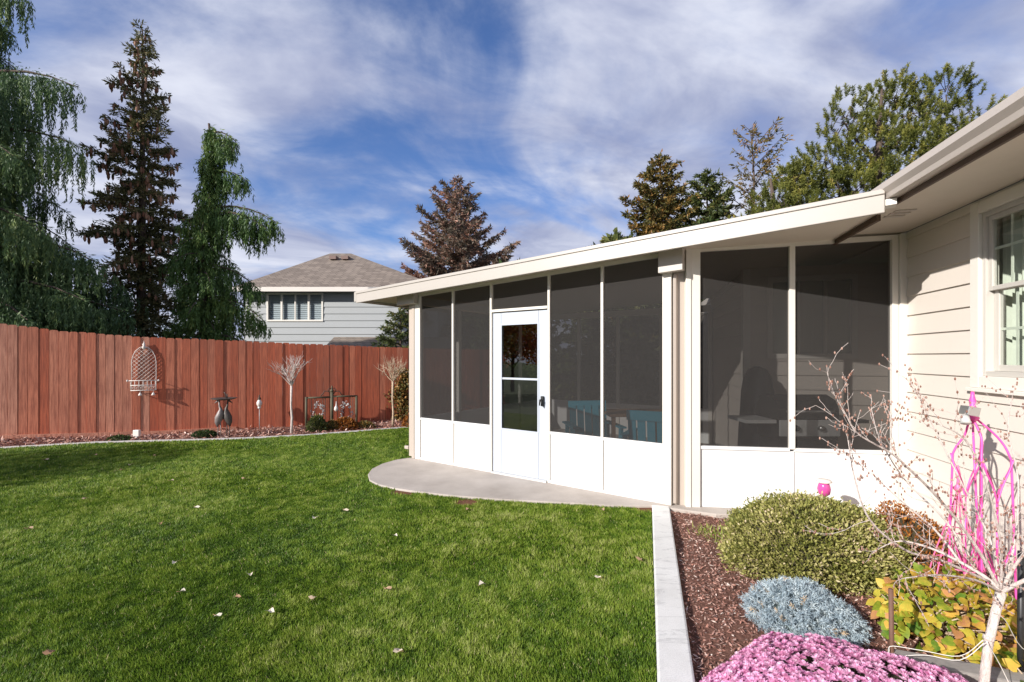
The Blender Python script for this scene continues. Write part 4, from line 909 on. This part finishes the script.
def spiky(name,label,base,H_,Rf,nb,mat,dens=1.0,up=lambda f:.2,seed=1,L=.16,W=.05,cones=0,trunk_r=.14,lo=.5,sub=9,group=None,irr=.3,bare_top=False):
    rg=np.random.default_rng(seed); t=thing(name,label,'tree',base,group); b0=np.array(base)
    mb=MB(); mb.tube([b0+np.array([.05*math.sin(k*1.7),.05*math.cos(k*2.1),H_*k/6]) for k in range(7)],list(np.linspace(trunk_r,.015,7)),8)
    Cs=[];Ds=[];Ts=[];tips=[]
    for k in range(nb):
        f=(k+rg.random())/nb; h=lo+(H_-lo)*f; a=k*2.399+rg.uniform(-.4,.4); r=Rf(f)*rg.uniform(1-irr,1+irr); u_=up(f)
        o_=np.array([math.cos(a),math.sin(a),0]); p0=b0+np.array([0,0,h]); cv=lambda s: p0+o_*r*s+np.array([0,0,1])*r*(u_*s+.10*s*s*(1 if u_>=0 else -1)); bt=rg.normal(0,.10)
        mb.tube([cv(0),cv(.5),cv(1)],[.012+.008*r,.010,.004],4,cap=False)
        side=np.array([-o_[1],o_[0],0]); nt_=max(4,int(sub*r*1.6*dens))
        for _ in range(nt_):
            s=rg.uniform(.12,1.0); sg=rg.choice([-1,1]); tl=(.08+.42*r*(1.02-s))*rg.uniform(.5,1.15); d=o_*rg.uniform(.5,1.0)+side*sg*rg.uniform(.3,1)+np.array([0,0,rg.uniform(-.45,.25)+.25*u_]); d/=np.linalg.norm(d); st_=cv(s)
            m_=max(4,int(tl/.035)); q=rg.random(m_)
            C_=st_+d*(q*tl)[:,None]+rg.normal(0,.018,(m_,3)); D_2=d+rg.normal(0,.55,(m_,3)); Cs.append(C_);Ds.append(D_2);Ts.append(np.clip(.45+bt+rg.normal(0,.14)+rg.normal(0,.14,m_),0,1)); tips.append(st_+d*tl)
        m_=max(5,int(r/.04)); q=rg.random(m_); pp=np.array([cv(s) for s in q]); Cs.append(pp);Ds.append(o_+rg.normal(0,.6,(m_,3)));Ts.append(np.clip(.45+bt+rg.normal(0,.15,m_),0,1))
    m_=40; q=rg.random(m_); Cs.append(b0+np.stack([rg.normal(0,.02,m_),rg.normal(0,.02,m_),H_*(.9+.12*q)],1)); Ds.append(rg.normal(0,.6,(m_,3))+np.array([0,0,.8])); Ts.append(rg.random(m_))
    mb.build('trunk',M['bark'],t); C_=np.concatenate(Cs);D_2=np.concatenate(Ds);T_=np.concatenate(Ts);n_=len(C_)
    leafmesh('crown',C_,D_2,rdir(n_),rg.uniform(.6,1.3,n_)*L,rg.uniform(.6,1.3,n_)*W,M[mat],t,tint=T_); print(name,n_)
    if cones:
        tp=np.array(tips); tp=tp[(tp[:,2]>b0[2]+H_*.28)]; idx=rg.choice(len(tp),min(cones,len(tp)),replace=False); m2=MB()
        for i_ in idx: p=tp[i_]; l=rg.uniform(.15,.26); m2.lathe((p[0],p[1],p[2]-l),[(.01,0),(.035,.3*l),(.032,.7*l),(.008,l)],6,tint=rg.random())
        m2.build('cones',M['cone'],t,kind='stuff')
    return t
spiky('spruce','tall dark spruce hung with brown cones between the two weeping cedars',(-11.05,13.6,-.1),11.4,lambda f:(1.6*(1-f)**.80+.08),190,'spruce',1.9,lambda f:-.75+1.35*f,seed=5,L=.13,W=.040,cones=520,trunk_r=.17,lo=.4,sub=14,irr=.55)
spiky('brown_cedar','reddish brown conifer rising behind the porch roof and grey house',(-2.95,24.5,-2),12.9,lambda f:(4.1*(1-f)**.85+.25),95,'brown_conifer',1.15,lambda f:.22+.4*f,seed=6,L=.24,W=.07,trunk_r=.2,lo=3.,sub=13,irr=.4)
spiky('dwarf_conifer','small grey green conifer between grey house and porch corner post',(-3.25,13.2,-.1),2.95,lambda f:(1.0*(1-f)**.6+.1),46,'olive_conifer',1.8,lambda f:.15,seed=9,L=.12,W=.04,trunk_r=.06,lo=.4,sub=16)
spiky('rusty_conifer','rusty orange green conifer leftmost behind the porch roof',(5.3,16.2,-.1),8.75,lambda f:(2.35*(1-f)**.8+.12),90,'rusty_conifer',1.7,lambda f:.10+.3*f,seed=12,L=.17,W=.06,trunk_r=.14,lo=2.5,sub=15)
spiky('olive_conifer','olive green conifer just right of the rusty orange one',(6.75,15.8,-.1),7.95,lambda f:(1.9*(1-f)**.75+.15),76,'olive_conifer',1.7,lambda f:.10+.3*f,seed=13,L=.17,W=.06,trunk_r=.14,lo=2.5,sub=15)
spiky('thin_conifer','thin half bare conifer against the sky left of the big pine',(8.35,15.8,-.1),9.45,lambda f:(1.45*(1-f)**.6+.22),52,'rusty_conifer',.9,lambda f:.55+.5*f,seed=14,L=.16,W=.045,trunk_r=.10,lo=2.5,sub=9,irr=.5)
# big pine: tufted shoots standing on rising limbs
def pine(label,base,centers,seed,ntuft,L=.125,tl=1.1):
    rg=np.random.default_rng(seed); t=thing('pine_tree',label,'tree',base); b0=np.array(base); mb=MB()
    top=np.array([np.mean([c[0] for c,_ in centers]),np.mean([c[1] for c,_ in centers]),max(c[2] for c,_ in centers)])
    mb.tube([b0,b0+(top-b0)*np.array([.3,.3,.4]),b0+(top-b0)*np.array([.8,.8,.75]),top],[.26,.2,.12,.03],9)
    Cs=[];Ds=[];Ts=[]
    vol=np.array([r[0]*r[1]*r[2] for _,r in centers])**.7; vol/=vol.sum()
    for (c,r),v in zip(centers,vol):
        c=np.array(c);r=np.array(r); k=int(ntuft*v); hub=np.array([b0[0]+(top[0]-b0[0])*.6,b0[1]+(top[1]-b0[1])*.6,max(b0[2]+1,c[2]-.9*abs(c[0]-b0[0])*.6-.8)])
        mb.tube([hub,(hub+c)/2+np.array([0,0,-.1]),c],[.07,.045,.02],6,cap=False)
        for _ in range(k):
            d=rg.normal(size=3); d/=np.linalg.norm(d); rr=rg.uniform(.45,1.0)**.6; tip=c+d*r*rr
            bt=rg.normal(0,.12)
            if rg.random()<.16: mb.tube([c+(tip-c)*.35+rg.normal(0,.08,3),(c+tip)/2+rg.normal(0,.10,3)-np.array([0,0,.12]),tip],[.018,.012,.006],4,cap=False)
            ax=d*.55+np.array([0,0,.9])+rg.normal(0,.25,3); ax/=np.linalg.norm(ax)
            for j in range(1):
                st_=tip; m_=100; q=rg.random(m_); C_=st_+ax*(q*.27*tl)[:,None]; D_2=ax*.55+rg.normal(0,.50,(m_,3)); Cs.append(C_);Ds.append(D_2);Ts.append(np.clip(.45+bt+rg.normal(0,.10)+.25*(q-.5)+rg.normal(0,.1,m_),0,1))
    mb.build('trunk',M['bark'],t); C_=np.concatenate(Cs);D_2=np.concatenate(Ds);T_=np.concatenate(Ts);n_=len(C_)
    leafmesh('crown',C_,D_2,rdir(n_),rg.uniform(.6,1.2,n_)*L,rg.uniform(.7,1.3,n_)*.018,M['pine'],t,tint=T_); print('pine',n_)
def PC(px,py,d,r): return (tuple(P(px,py+6,d)),tuple(v*.93 for v in r))
pine('big green pine with upright tufts behind the porch roof at right',(11.2,14.6,-.1),
  [PC(845,118,14.4,(.75,.9,1.0)),PC(885,95,14.6,(.7,.9,.8)),PC(905,110,14.2,(.95,1,1.0)),PC(942,92,14.6,(.75,.9,.75)),PC(968,115,14.4,(.8,.9,.7)),PC(870,150,14.,(1.1,1.2,1.1)),PC(915,150,14.,(1.1,1.2,1.0)),
   PC(825,165,14.2,(1.0,1.1,.8)),PC(800,185,14.,(.9,1,.8)),PC(840,195,13.6,(1.2,1.2,.9)),PC(880,185,13.6,(1.2,1.2,.9)),PC(790,215,13.6,(1.0,1,.7)),PC(960,150,14.,(1.2,1.1,1.1)),PC(1010,150,14.6,(1.2,1.1,1.3)),PC(850,225,13.8,(1.6,1.2,.9)),PC(810,245,13.8,(1.6,1.2,.9))],21,1750,.105)
pine('smaller olive pine just left of the big tufted pine',(8.9,13.6,-.1),
  [PC(795,175,13.8,(.55,.7,.5)),PC(777,200,13.6,(.75,.8,.6)),PC(765,225,13.5,(.75,.8,.6)),PC(735,235,13.8,(.8,.8,.5)),PC(790,235,13.5,(.9,.9,.7)),PC(760,255,13.6,(1.2,.9,.6))],22,480,.10)
# hedge trees seen dimly through the porch
spiky('garden_conifer','broad green conifer seen dimly through the back of the porch',(2.6,11.4,-.1),4.6,lambda f:(1.5*(1-f)**.5+.2),70,'olive_conifer',1.5,lambda f:.1,seed=31,L=.2,W=.09,trunk_r=.1,lo=.3,sub=12)
spiky('garden_conifer','dense conifer directly behind the porch door',(.2,13.0,-.1),4.2,lambda f:(1.6*(1-f)**.45+.2),70,'shrub_green',1.5,lambda f:.1,seed=32,L=.2,W=.09,trunk_r=.1,lo=.3,sub=12)
spiky('garden_conifer','dark conifer behind the porch to the right of the door',(5.2,12.6,-.1),5.2,lambda f:(1.9*(1-f)**.5+.2),80,'shrub_green',1.5,lambda f:.1,seed=33,L=.2,W=.09,trunk_r=.1,lo=.3,sub=12)
# an autumn maple across the yard, mirrored in the door
rg=np.random.default_rng(40); t=thing('maple_tree','small orange autumn maple mirrored in the porch door glass','tree',(-14.0,.6,-.2))
mb=MB(); mb.tube([(-14,.6,-.22),(-13.95,.62,.8),(-14,.6,2.4)],[.10,.08,.06],8)
for k in range(14): a=k*2.4; mb.tube([(-14,.6,.9+.1*k),(-14+.9*math.cos(a),.6+.9*math.sin(a),1.5+.13*k),(-14+1.6*math.cos(a),.6+1.6*math.sin(a),1.8+.16*k)],[.03,.018,.006],5)
mb.build('trunk',M['bark'],t)
n=15000; d=rdir(n)*(rg.random((n,1))**.4); cc=np.array([[-14,.6,2.6],[-14.3,1.8,2.1],[-13.6,-.7,2.2],[-14,.8,3.6]])[rg.integers(0,4,n)]
leafmesh('crown',cc+d*np.array([1.5,1.6,1.15]),rdir(n),rdir(n),.11,.09,M['maple'],t)

# ------------------------------------------------------------------ planting bed
def wobble(seed,amp):
    ph=np.random.default_rng(seed).uniform(0,6.28,8)
    def f(d):
        return 1+amp*(np.sin(d[:,0]*5+ph[0])*np.sin(d[:,1]*5+ph[1])+.6*np.sin(d[:,2]*7+d[:,0]*4+ph[2])+.45*np.sin(d[:,0]*13+ph[3])*np.sin(d[:,1]*13+ph[4])+.3*np.sin(d[:,2]*17+d[:,0]*15+ph[5]))
    return f
bx_=thing('boxwood','large rounded yellow green boxwood against the white kick panel','shrub',(2.2,3.42,-.09))
def shell_leaves(parent,c,r,n,L,W,mat,wf,clump=0,shell=.10,up=.25,tintf=None,name='leaves',zmin=None,spread=.9,prot=0):
    d=rdir(n); d[:,2]=d[:,2]*.75+.25; d/=np.linalg.norm(d,axis=1,keepdims=True); k=wf(d); rr=k*(1-shell*RNG.random(n)**1.3)*(1+prot*(RNG.random(n)**6))
    C_=np.array(c)+d*np.array(r)*rr[:,None]; 
    if zmin is not None: kk=C_[:,2]>zmin; C_,d,rr=C_[kk],d[kk],rr[kk]
    m_=len(C_); D_2=d+rdir(m_)*spread+np.array([0,0,up]); tn=np.clip(.5+.9*(vnoise(C_[:,0]*1.,C_[:,1]+C_[:,2]*1.3,9,7)-.5)*.5+RNG.normal(0,.2,m_),0,1) if tintf is None else tintf(C_,d)
    return leafmesh(name,C_,D_2,rdir(m_)+d*.5,RNG.uniform(.65,1.3,m_)*L,RNG.uniform(.65,1.3,m_)*W,M[mat],parent,tint=tn)
wf=wobble(1,.055); cb_=(2.24,3.42,.02); rb_=(.625,.50,.40)
shell_leaves(bx_,cb_,rb_,46000,.024,.013,'box',wf,zmin=-.08,prot=.10,shell=.20)
mb=MB(); mb.ell(cb_,rb_,32,18,warp=lambda v:.82*float(wf(np.array([v]))[0])); mb.build('branches',M['box_core'],bx_)
mb=MB(); mb.tube([(2.24,3.42,-.12),(2.24,3.42,.0)],.03,8); mb.build('stem',M['bark'],bx_)
# grass tuft left of boxwood
q=G(712,545,-.1); t=thing('grass_tuft','small bright green grass tuft at the left foot of the boxwood','grass tuft',q); n=420
leafmesh('blades',q+np.stack([RNG.normal(.05,.07,n),RNG.normal(.1,.10,n),np.zeros(n)],1),np.stack([RNG.normal(0,.6,n)-.2,RNG.normal(0,.6,n)-.2,np.ones(n)],1),rdir(n),RNG.uniform(.05,.13,n),.008,M['grass'],t,tint=RNG.uniform(.5,.93,n))
# dwarf blue spruce: needle tufts
bs=thing('blue_dwarf_spruce','small silvery blue dwarf spruce between boxwood and pink chrysanthemum','shrub',(1.68,2.62,-.1))
c=np.array([1.69,2.66,-.04]); r=np.array([.285,.26,.19]); nt_=1300; d=rdir(nt_); d[:,2]=d[:,2]*.7+.3; d/=np.linalg.norm(d,axis=1,keepdims=True); wf2=wobble(5,.06); tips=c+d*r*(wf2(d)*RNG.uniform(.9,1.05,nt_))[:,None]
tips=tips[tips[:,2]>-.12]; d=d[:len(tips)]; dd=(tips-c); dd/=np.linalg.norm(dd,axis=1,keepdims=True); nn_=34
ax=np.repeat(dd*1.0+rdir(len(tips))*.35+np.array([0,0,.2]),nn_,0); ax/=np.linalg.norm(ax,axis=1,keepdims=True); st_=np.repeat(tips,nn_,0)+ax*(RNG.uniform(-.035,.02,len(ax)))[:,None]
bt=np.repeat(RNG.normal(.5,.16,len(tips)),nn_); tn=np.clip(bt+RNG.normal(0,.12,len(ax)),0,.9); tn=np.where(np.repeat(RNG.random(len(tips))<.03,nn_),1,tn)
leafmesh('needles',st_,ax*.55+rdir(len(ax))*.8,rdir(len(ax)),RNG.uniform(.016,.028,len(ax)),.0034,M['blue_spruce'],bs,tint=tn)
mb=MB(); mb.ell(c,r,24,14,warp=lambda v:.74*float(wf2(np.array([v]))[0])); mb.build('branches',M['blue_core'],bs)
# chrysanthemum
mu=thing('chrysanthemum','broad mound of pink chrysanthemum flowers nearest the camera','flowers',(1.36,1.80,-.1))
c=np.array([1.37,1.80,-.03]); r=np.array([.655,.43,.300]); nf=8500; d=rdir(nf); d[:,2]=d[:,2]*.6+.4; d/=np.linalg.norm(d,axis=1,keepdims=True); wf3=wobble(9,.05); hd=c+d*r*(wf3(d)*RNG.uniform(.95,1.02,nf))[:,None]
np_=30; fn_=(hd-c)/r**2; fn_/=np.linalg.norm(fn_,axis=1,keepdims=True); fn_=fn_+rdir(nf)*.25; fn_/=np.linalg.norm(fn_,axis=1,keepdims=True)
FN=np.repeat(fn_,np_,0); pr=rdir(len(FN)); pr=pr-(pr*FN).sum(1,keepdims=True)*FN; pr/=np.linalg.norm(pr,axis=1,keepdims=True); ri=np.tile(np.linspace(0,1,np_),nf)
D_=pr*(.35+.9*ri)[:,None]+FN*(1.05-.9*ri)[:,None]; bt=np.repeat(RNG.normal(.55,.16,nf),np_); sz=np.repeat(RNG.uniform(.8,1.2,nf),np_)
leafmesh('flowers',np.repeat(hd,np_,0),D_,FN,sz*(.012+.009*ri),.0075,M['petal'],mu,tint=bt+.25*(.5-ri)+RNG.normal(0,.07,len(FN)),mid=.65)
mu.children[0]['kind']='stuff'
shell_leaves(mu,c,r*.92,1300,.03,.015,'mum_leaf',wf3,shell=.08,zmin=-.12)
mb=MB(); mb.ell(c,r,28,14,warp=lambda v:.86*float(wf3(np.array([v]))[0])); mb.build('stems',M['box_core'],mu)
# big leaves
def big_leaves(name,label,cat,base,c,r,n,s,mat,seed,tintf,parts=True):
    rg=np.random.default_rng(seed); t=thing(name,label,cat,base); mb=MB(); ms=MB()
    for k in range(n):
        d=rg.normal(size=3); d/=np.linalg.norm(d); d[2]=abs(d[2])*.95-.25*rg.random(); p=np.array(c)+d*np.array(r)*rg.uniform(.55,1)**.5; sz=s*rg.uniform(.65,1.25)
        f=d*.6+rg.normal(0,.4,3)+np.array([-.15,-.35,-.10]); f/=np.linalg.norm(f); nn_=np.array([-.25,-.4,.9])+d*.4+rg.normal(0,.35,3); sd=np.cross(f,nn_); sd/=np.linalg.norm(sd); nn_=np.cross(sd,f); nn_*=np.sign(nn_[2]+1e-6)
        out_=[(0,0),(-.10,.34),(.12,.52),(.45,.50),(.78,.30),(1.08,0),(.78,-.30),(.45,-.50),(.12,-.52),(-.10,-.34)]; cup=rg.uniform(-.25,.35); dr_=rg.uniform(.1,.45)
        q=lambda a,b: p+sz*(f*a+sd*b+nn_*(cup*abs(b)*1.0-dr_*a*a*.5+.05*math.sin(a*9+b*7)))
        vs=[q(a,b) for a,b in out_]+[q(.22,0),q(.5,0),q(.8,0)]; tn=float(tintf(rg,d,p))
        mb.add(vs,[(0,1,10),(1,2,10),(2,3,11,10),(3,4,12,11),(4,5,12),(5,6,12),(6,7,11,12),(7,8,10,11),(8,9,10),(9,0,10)],smooth=True,tint=tn)
        if k%3==0: ms.tube([(base[0]+(p[0]-base[0])*.2,base[1]+(p[1]-base[1])*.2,base[2]),(np.array(base)+p)/2+np.array([0,0,.04]),p],[.006,.005,.003],5)
    mb.build('leaves',M[mat],t); ms.build('stems',M['bark_tan'],t); return t
big_leaves('hydrangea','yellow and green broad leaved shrub behind the white barked tree trunk','shrub',(2.28,2.55,-.1),(2.44,2.50,.02),(.36,.34,.31),700,.050,'yellow_leaf',3,lambda rg,d,p:np.clip(.50+.30*rg.normal()+.15*(p[0]-2.2)+.35*(p[2]-.2),0,1))
big_leaves('small_yellow_plant','low green and orange leaved plant at the right edge below the dark stake','shrub',(2.36,2.02,-.1),(2.36,2.04,.00),(.24,.18,.20),60,.07,'yellow_leaf',5,lambda rg,d,p:np.clip(.45+.4*rg.normal(),0,1))
t=mound('rust_shrub','rust orange fine leaved shrub behind the boxwood by the house wall','shrub',(2.98,3.5,-.09),(.30,.28,.42),'orange_leaf',5200,.026,.014,warp=wobble(12,.08),shell=.25)
# timber
tag(MB().hexa([(1.78,2.10,-.08),(2.33,1.90,-.08),(2.36,2.00,-.08),(1.81,2.20,-.08),(1.78,2.10,.10),(2.33,1.90,.10),(2.36,2.00,.10),(1.81,2.20,.10)]).build('edging_timber',plain('grey_timber',(.25,.23,.21),.9,0,.35,30),loc=(2.05,2.05,-.08),bevel=.01),'weathered grey edging timber behind the pink chrysanthemum','timber')
# stakes and twine
q=P(892.5,655,2.16); tag(MB().tube([(q[0],q[1],-.12),(q[0],q[1]+.01,P(893,590,2.16)[2])],.010,8).build('garden_stake',M['stake_brown'],loc=(q[0],q[1],-.1)),'short rusty brown stake left of the white barked tree','stake')
tag(MB().tube([(2.30,2.06,-.12),(2.305,2.06,.62)],.012,8).build('garden_stake',M['black_metal'],loc=(2.3,2.06,-.1)),'tall dark metal stake at the right edge of the picture','stake')
# bare tree
bt_=thing('bare_tree','young bare tree with pale bark and spreading twigs in the bed','tree',(1.97,1.88,-.1))
mb=MB(); TB=np.array([1.955,1.88,-.12]); TT=P(1001,592,1.92)
mb.tube([TB,P(983,690,1.88),P(988,645,1.9),P(996,610,1.91),TT],[.019,.017,.0155,.0155,.018],12)
mb.tube([P(988,640,1.9),P(989,636,1.9)],[.0185,.0185],12)
mb.build('trunk',M['bark_pale'],bt_)
mb=MB(); mbd=MB(); rg=np.random.default_rng(77)
def smoothpts(pts,k=5):
    pts=[np.array(p) for p in pts]; out_=[]
    for i in range(len(pts)-1):
        p0=pts[max(i-1,0)];p1=pts[i];p2=pts[i+1];p3=pts[min(i+2,len(pts)-1)]
        for j in range(k): t_=j/k; out_.append(.5*((2*p1)+(-p0+p2)*t_+(2*p0-5*p1+4*p2-p3)*t_**2+(-p0+3*p1-3*p2+p3)*t_**3))
    out_.append(pts[-1]); return out_
def twig(p,d,l,r,lev):
    pts=[p]; d=d/np.linalg.norm(d); k=5
    for _ in range(k): d=d+rg.normal(0,.16,3)+np.array([0,0,.05]); d/=np.linalg.norm(d); p=p+d*l/k; pts.append(p)
    mb.tube(pts,list(np.linspace(r,max(.0008,r*.45),k+1)),5,cap=False)
    for q in pts[1:]:
        if rg.random()<.6: mbd.ell(q+rg.normal(0,.003,3),(.0035,.0035,.006),5,4,tint=rg.random())
    if lev>0:
        for _ in range(rg.integers(1,4)): j=rg.integers(1,k+1); twig(pts[j],d+rg.normal(0,.6,3),l*rg.uniform(.45,.75),r*.6,lev-1)
    elif rg.random()<.0:
        q=pts[-1]; mbd.ell(q,(.010,.004,.016),6,4,tint=.3)
limbs=[([(1000,590,1.92),(985,577,1.94),(960,562,2.0),(930,548,2.05),(900,541,2.1),(880,548,2.12)],.0095),
 ([(1000,590,1.92),(975,545,1.9),(940,500,1.85),(906,466,1.8),(889,452,1.78),(858,434,1.75),(846,415,1.74),(837,399,1.73)],.0065),
 ([(975,566,1.96),(945,520,2.02),(905,480,2.1),(880,440,2.12),(872,412,2.15)],.005),
 ([(1001,592,1.92),(990,540,2.0),(960,480,2.05),(935,430,2.1),(922,405,2.12)],.005),
 ([(1001,592,1.92),(1000,540,1.85),(985,480,1.8),(965,440,1.78),(940,425,1.76)],.005),
 ([(1001,592,1.92),(1012,570,1.9),(1030,545,1.85),(1060,500,1.8),(1090,440,1.8)],.008),
 ([(1001,592,1.92),(1015,540,2.0),(1018,480,2.1),(1008,430,2.15),(1012,400,2.2)],.005),
 ([(990,582,1.93),(940,560,1.85),(905,550,1.8),(870,520,1.76),(855,480,1.74),(848,440,1.73)],.006),
 ([(960,562,2.0),(935,530,2.1),(900,500,2.15),(868,470,2.2)],.006),
 ([(1001,592,1.92),(975,580,1.8),(940,575,1.7),(905,578,1.65)],.006),
 ([(1001,592,1.92),(1025,580,1.85),(1060,565,1.8),(1100,540,1.7)],.010)]
for lp,r0 in limbs:
    pts=smoothpts([P(*q) for q in lp]); k=len(pts); mb.tube(pts,list(np.linspace(r0,max(.0016,r0*.2),k)),7)
    for j in range(3,k,2):
        d=pts[min(j+1,k-1)]-pts[j-1]; twig(pts[j],d/np.linalg.norm(d)+rg.normal(0,.6,3)+np.array([0,0,.3]),rg.uniform(.08,.22),max(.0012,r0*.17),1)
    twig(pts[-1],pts[-1]-pts[-2],.08,.0015,1)
mb.build('branches',M['bark_pale'],bt_); mbd.build('buds',foliage_mat('bud',[(0,(.20,.09,.06)),(1,(.45,.28,.22))],0),bt_,kind='stuff')
tag(MB().tube(smoothpts([P(983,640,1.86),P(960,656,1.95),P(925,651,2.05),P(893,646,2.15),P(889,650,2.15),P(893,656,2.14),P(925,655,2.03),P(960,660,1.93),P(984,643,1.86)],4),.0017,5).build('garden_twine',M['twine'],loc=P(935,655,2.02)),'pale twine tying the bare tree to the short brown stake','twine')
tag(MB().tube(smoothpts([P(992,612,1.88),P(1005,620,1.9),P(1022,648,1.98),P(1050,660,2.0)],4),.0017,5).tube(smoothpts([P(986,641,1.86),P(1000,665,1.9),P(1012,690,1.9)],4),.0017,5).build('garden_twine',M['twine'],loc=P(1010,640,1.9)),'pale twine running right from the bare tree trunk','twine')

# pink obelisk
ob=thing('garden_obelisk','tall bright pink metal obelisk trellis by the house wall','trellis',(2.98,2.93,-.1)); oc=np.array([3.02,2.93]); apz=EYE+(HZ-418)/F*2.93; shz=EYE+(HZ-447)/F*2.93
hw=.095
for sx,sy in ((-1,-1),(1,-1),(1,1),(-1,1)):
    top=np.array([oc[0],oc[1],apz]); pts=[(oc[0]+sx*hw*1.15,oc[1]+sy*hw*1.15,-.12),(oc[0]+sx*hw,oc[1]+sy*hw,shz-.18),(oc[0]+sx*hw*.92,oc[1]+sy*hw*.92,shz-.04),(oc[0]+sx*hw*.55,oc[1]+sy*hw*.55,shz+.07),(oc[0]-.055+sx*.010,oc[1]+sy*.010,apz)]
    mb=MB(); mb.tube(smoothpts(pts,4),.0062,7); mb.build('leg',M['pink_metal'],ob)
mb=MB()
for za in (.10,.62):
    for i in range(4):
        cs=[(-1,-1),(1,-1),(1,1),(-1,1)]; a0=np.array(cs[i])*hw*1.05; a1=np.array(cs[(i+1)%4])*hw*1.05; mdp=(a0+a1)/2
        q=lambda f,z:(oc[0]+a0[0]*(1-f)+a1[0]*f,oc[1]+a0[1]*(1-f)+a1[1]*f,z)
        for s_ in (0,1):
            e_=[q(s_,za+.24),q(.5+(s_-.5)*.75,za+.17),q(.5+(s_-.5)*.3,za+.07),q(.5,za-.03)]; mb.tube(smoothpts(e_,4),.0042,6)
        mb.tube([q(.5,za-.03),q(.5,-.1)],.0042,6)
mb.tube([(oc[0],oc[1],-.1),(oc[0]-.055,oc[1],apz)],.006,6); mb.build('lattice',M['pink_metal'],ob)
mb=MB(); mb.lathe((oc[0]-.055,oc[1],apz-.02),[(.018,0),(.035,.02),(.022,.05),(.03,.07),(.014,.10),(.018,.13),(.011,.16),(.009,.19)],10); mb.build('finial',M['pink_metal'],ob)
q=P(976,411,2.86)-np.array([.04,0,0]); lt=thing('solar_light','small silver box light clipped to the top of the pink obelisk','light',q); 
MB().hexa([(q[0]-.045,q[1]-.03,q[2]-.02),(q[0]+.03,q[1]-.03,q[2]-.035),(q[0]+.03,q[1]+.03,q[2]-.035),(q[0]-.045,q[1]+.03,q[2]-.02),(q[0]-.03,q[1]-.03,q[2]+.035),(q[0]+.045,q[1]-.03,q[2]+.02),(q[0]+.045,q[1]+.03,q[2]+.02),(q[0]-.03,q[1]+.03,q[2]+.035)]).build('panel',M['steel'],lt,bevel=.004)
MB().tube([(q[0]-.03,q[1],q[2]-.03),(q[0]-.045,q[1]-.02,q[2]-.075)],[.02,.026],10).build('lamp_head',M['steel_dull'],lt)
# slim pale pink trellis
q=np.array([2.98,3.04,0]); apz=EYE+(HZ-488)/F*3.1; t=thing('cone_trellis','short slender pale pink cone trellis left of the tall obelisk','trellis',(q[0],q[1],-.1))
for k in range(6):
    a=k*math.pi/3; mb=MB(); mb.tube(smoothpts([(q[0]+.17*math.cos(a),q[1]+.17*math.sin(a),-.1),(q[0]+.12*math.cos(a),q[1]+.12*math.sin(a),.15),(q[0]+.045*math.cos(a),q[1]+.045*math.sin(a),.42),(q[0]+.006*math.cos(a),q[1]+.006*math.sin(a),apz)],4),.0045,6); mb.build('leg',M['pink_pale'],t)
mb=MB()
for z_,r_ in ((.12,.13),(.34,.075)):
    mb=MB(); mb.tube([(q[0]+r_*math.cos(a),q[1]+r_*math.sin(a),z_) for a in np.linspace(0,2*math.pi,19)],.004,5,cap=False); mb.build('ring',M['pink_pale'],t)
if 0: mb.build('ring',M['pink_pale'],t)
mb=MB(); mb.lathe((q[0],q[1],apz-.01),[(.01,0),(.03,.025),(.01,.05),(.007,.08),(.014,.12),(.008,.15),(.003,.18)],10); mb.build('finial',M['pink_pale'],t)
# tulip ornament
q=P(824,490,3.98); t=thing('tulip_ornament','small pink glass tulip ornament on a stake behind the boxwood','ornament',(q[0],q[1],-.1))
mb=MB(); mb.tube([(q[0],q[1],-.12),(q[0],q[1],q[2]-.05)],.005,6); mb.build('stake',M['steel_dull'],t)
mb=MB(); mb.lathe((q[0],q[1],q[2]-.06),[(.012,0),(.045,.03),(.052,.07),(.045,.105),(.038,.12)],14); mb.build('cup',plain('pink_glass',(.62,.08,.30),.15),t)
mb=MB(); mb.lathe((q[0],q[1],q[2]+.061),[(.038,0),(.062,.012),(.05,.03),(.012,.035)],14); mb.build('rim',M['cream_iron'],t)
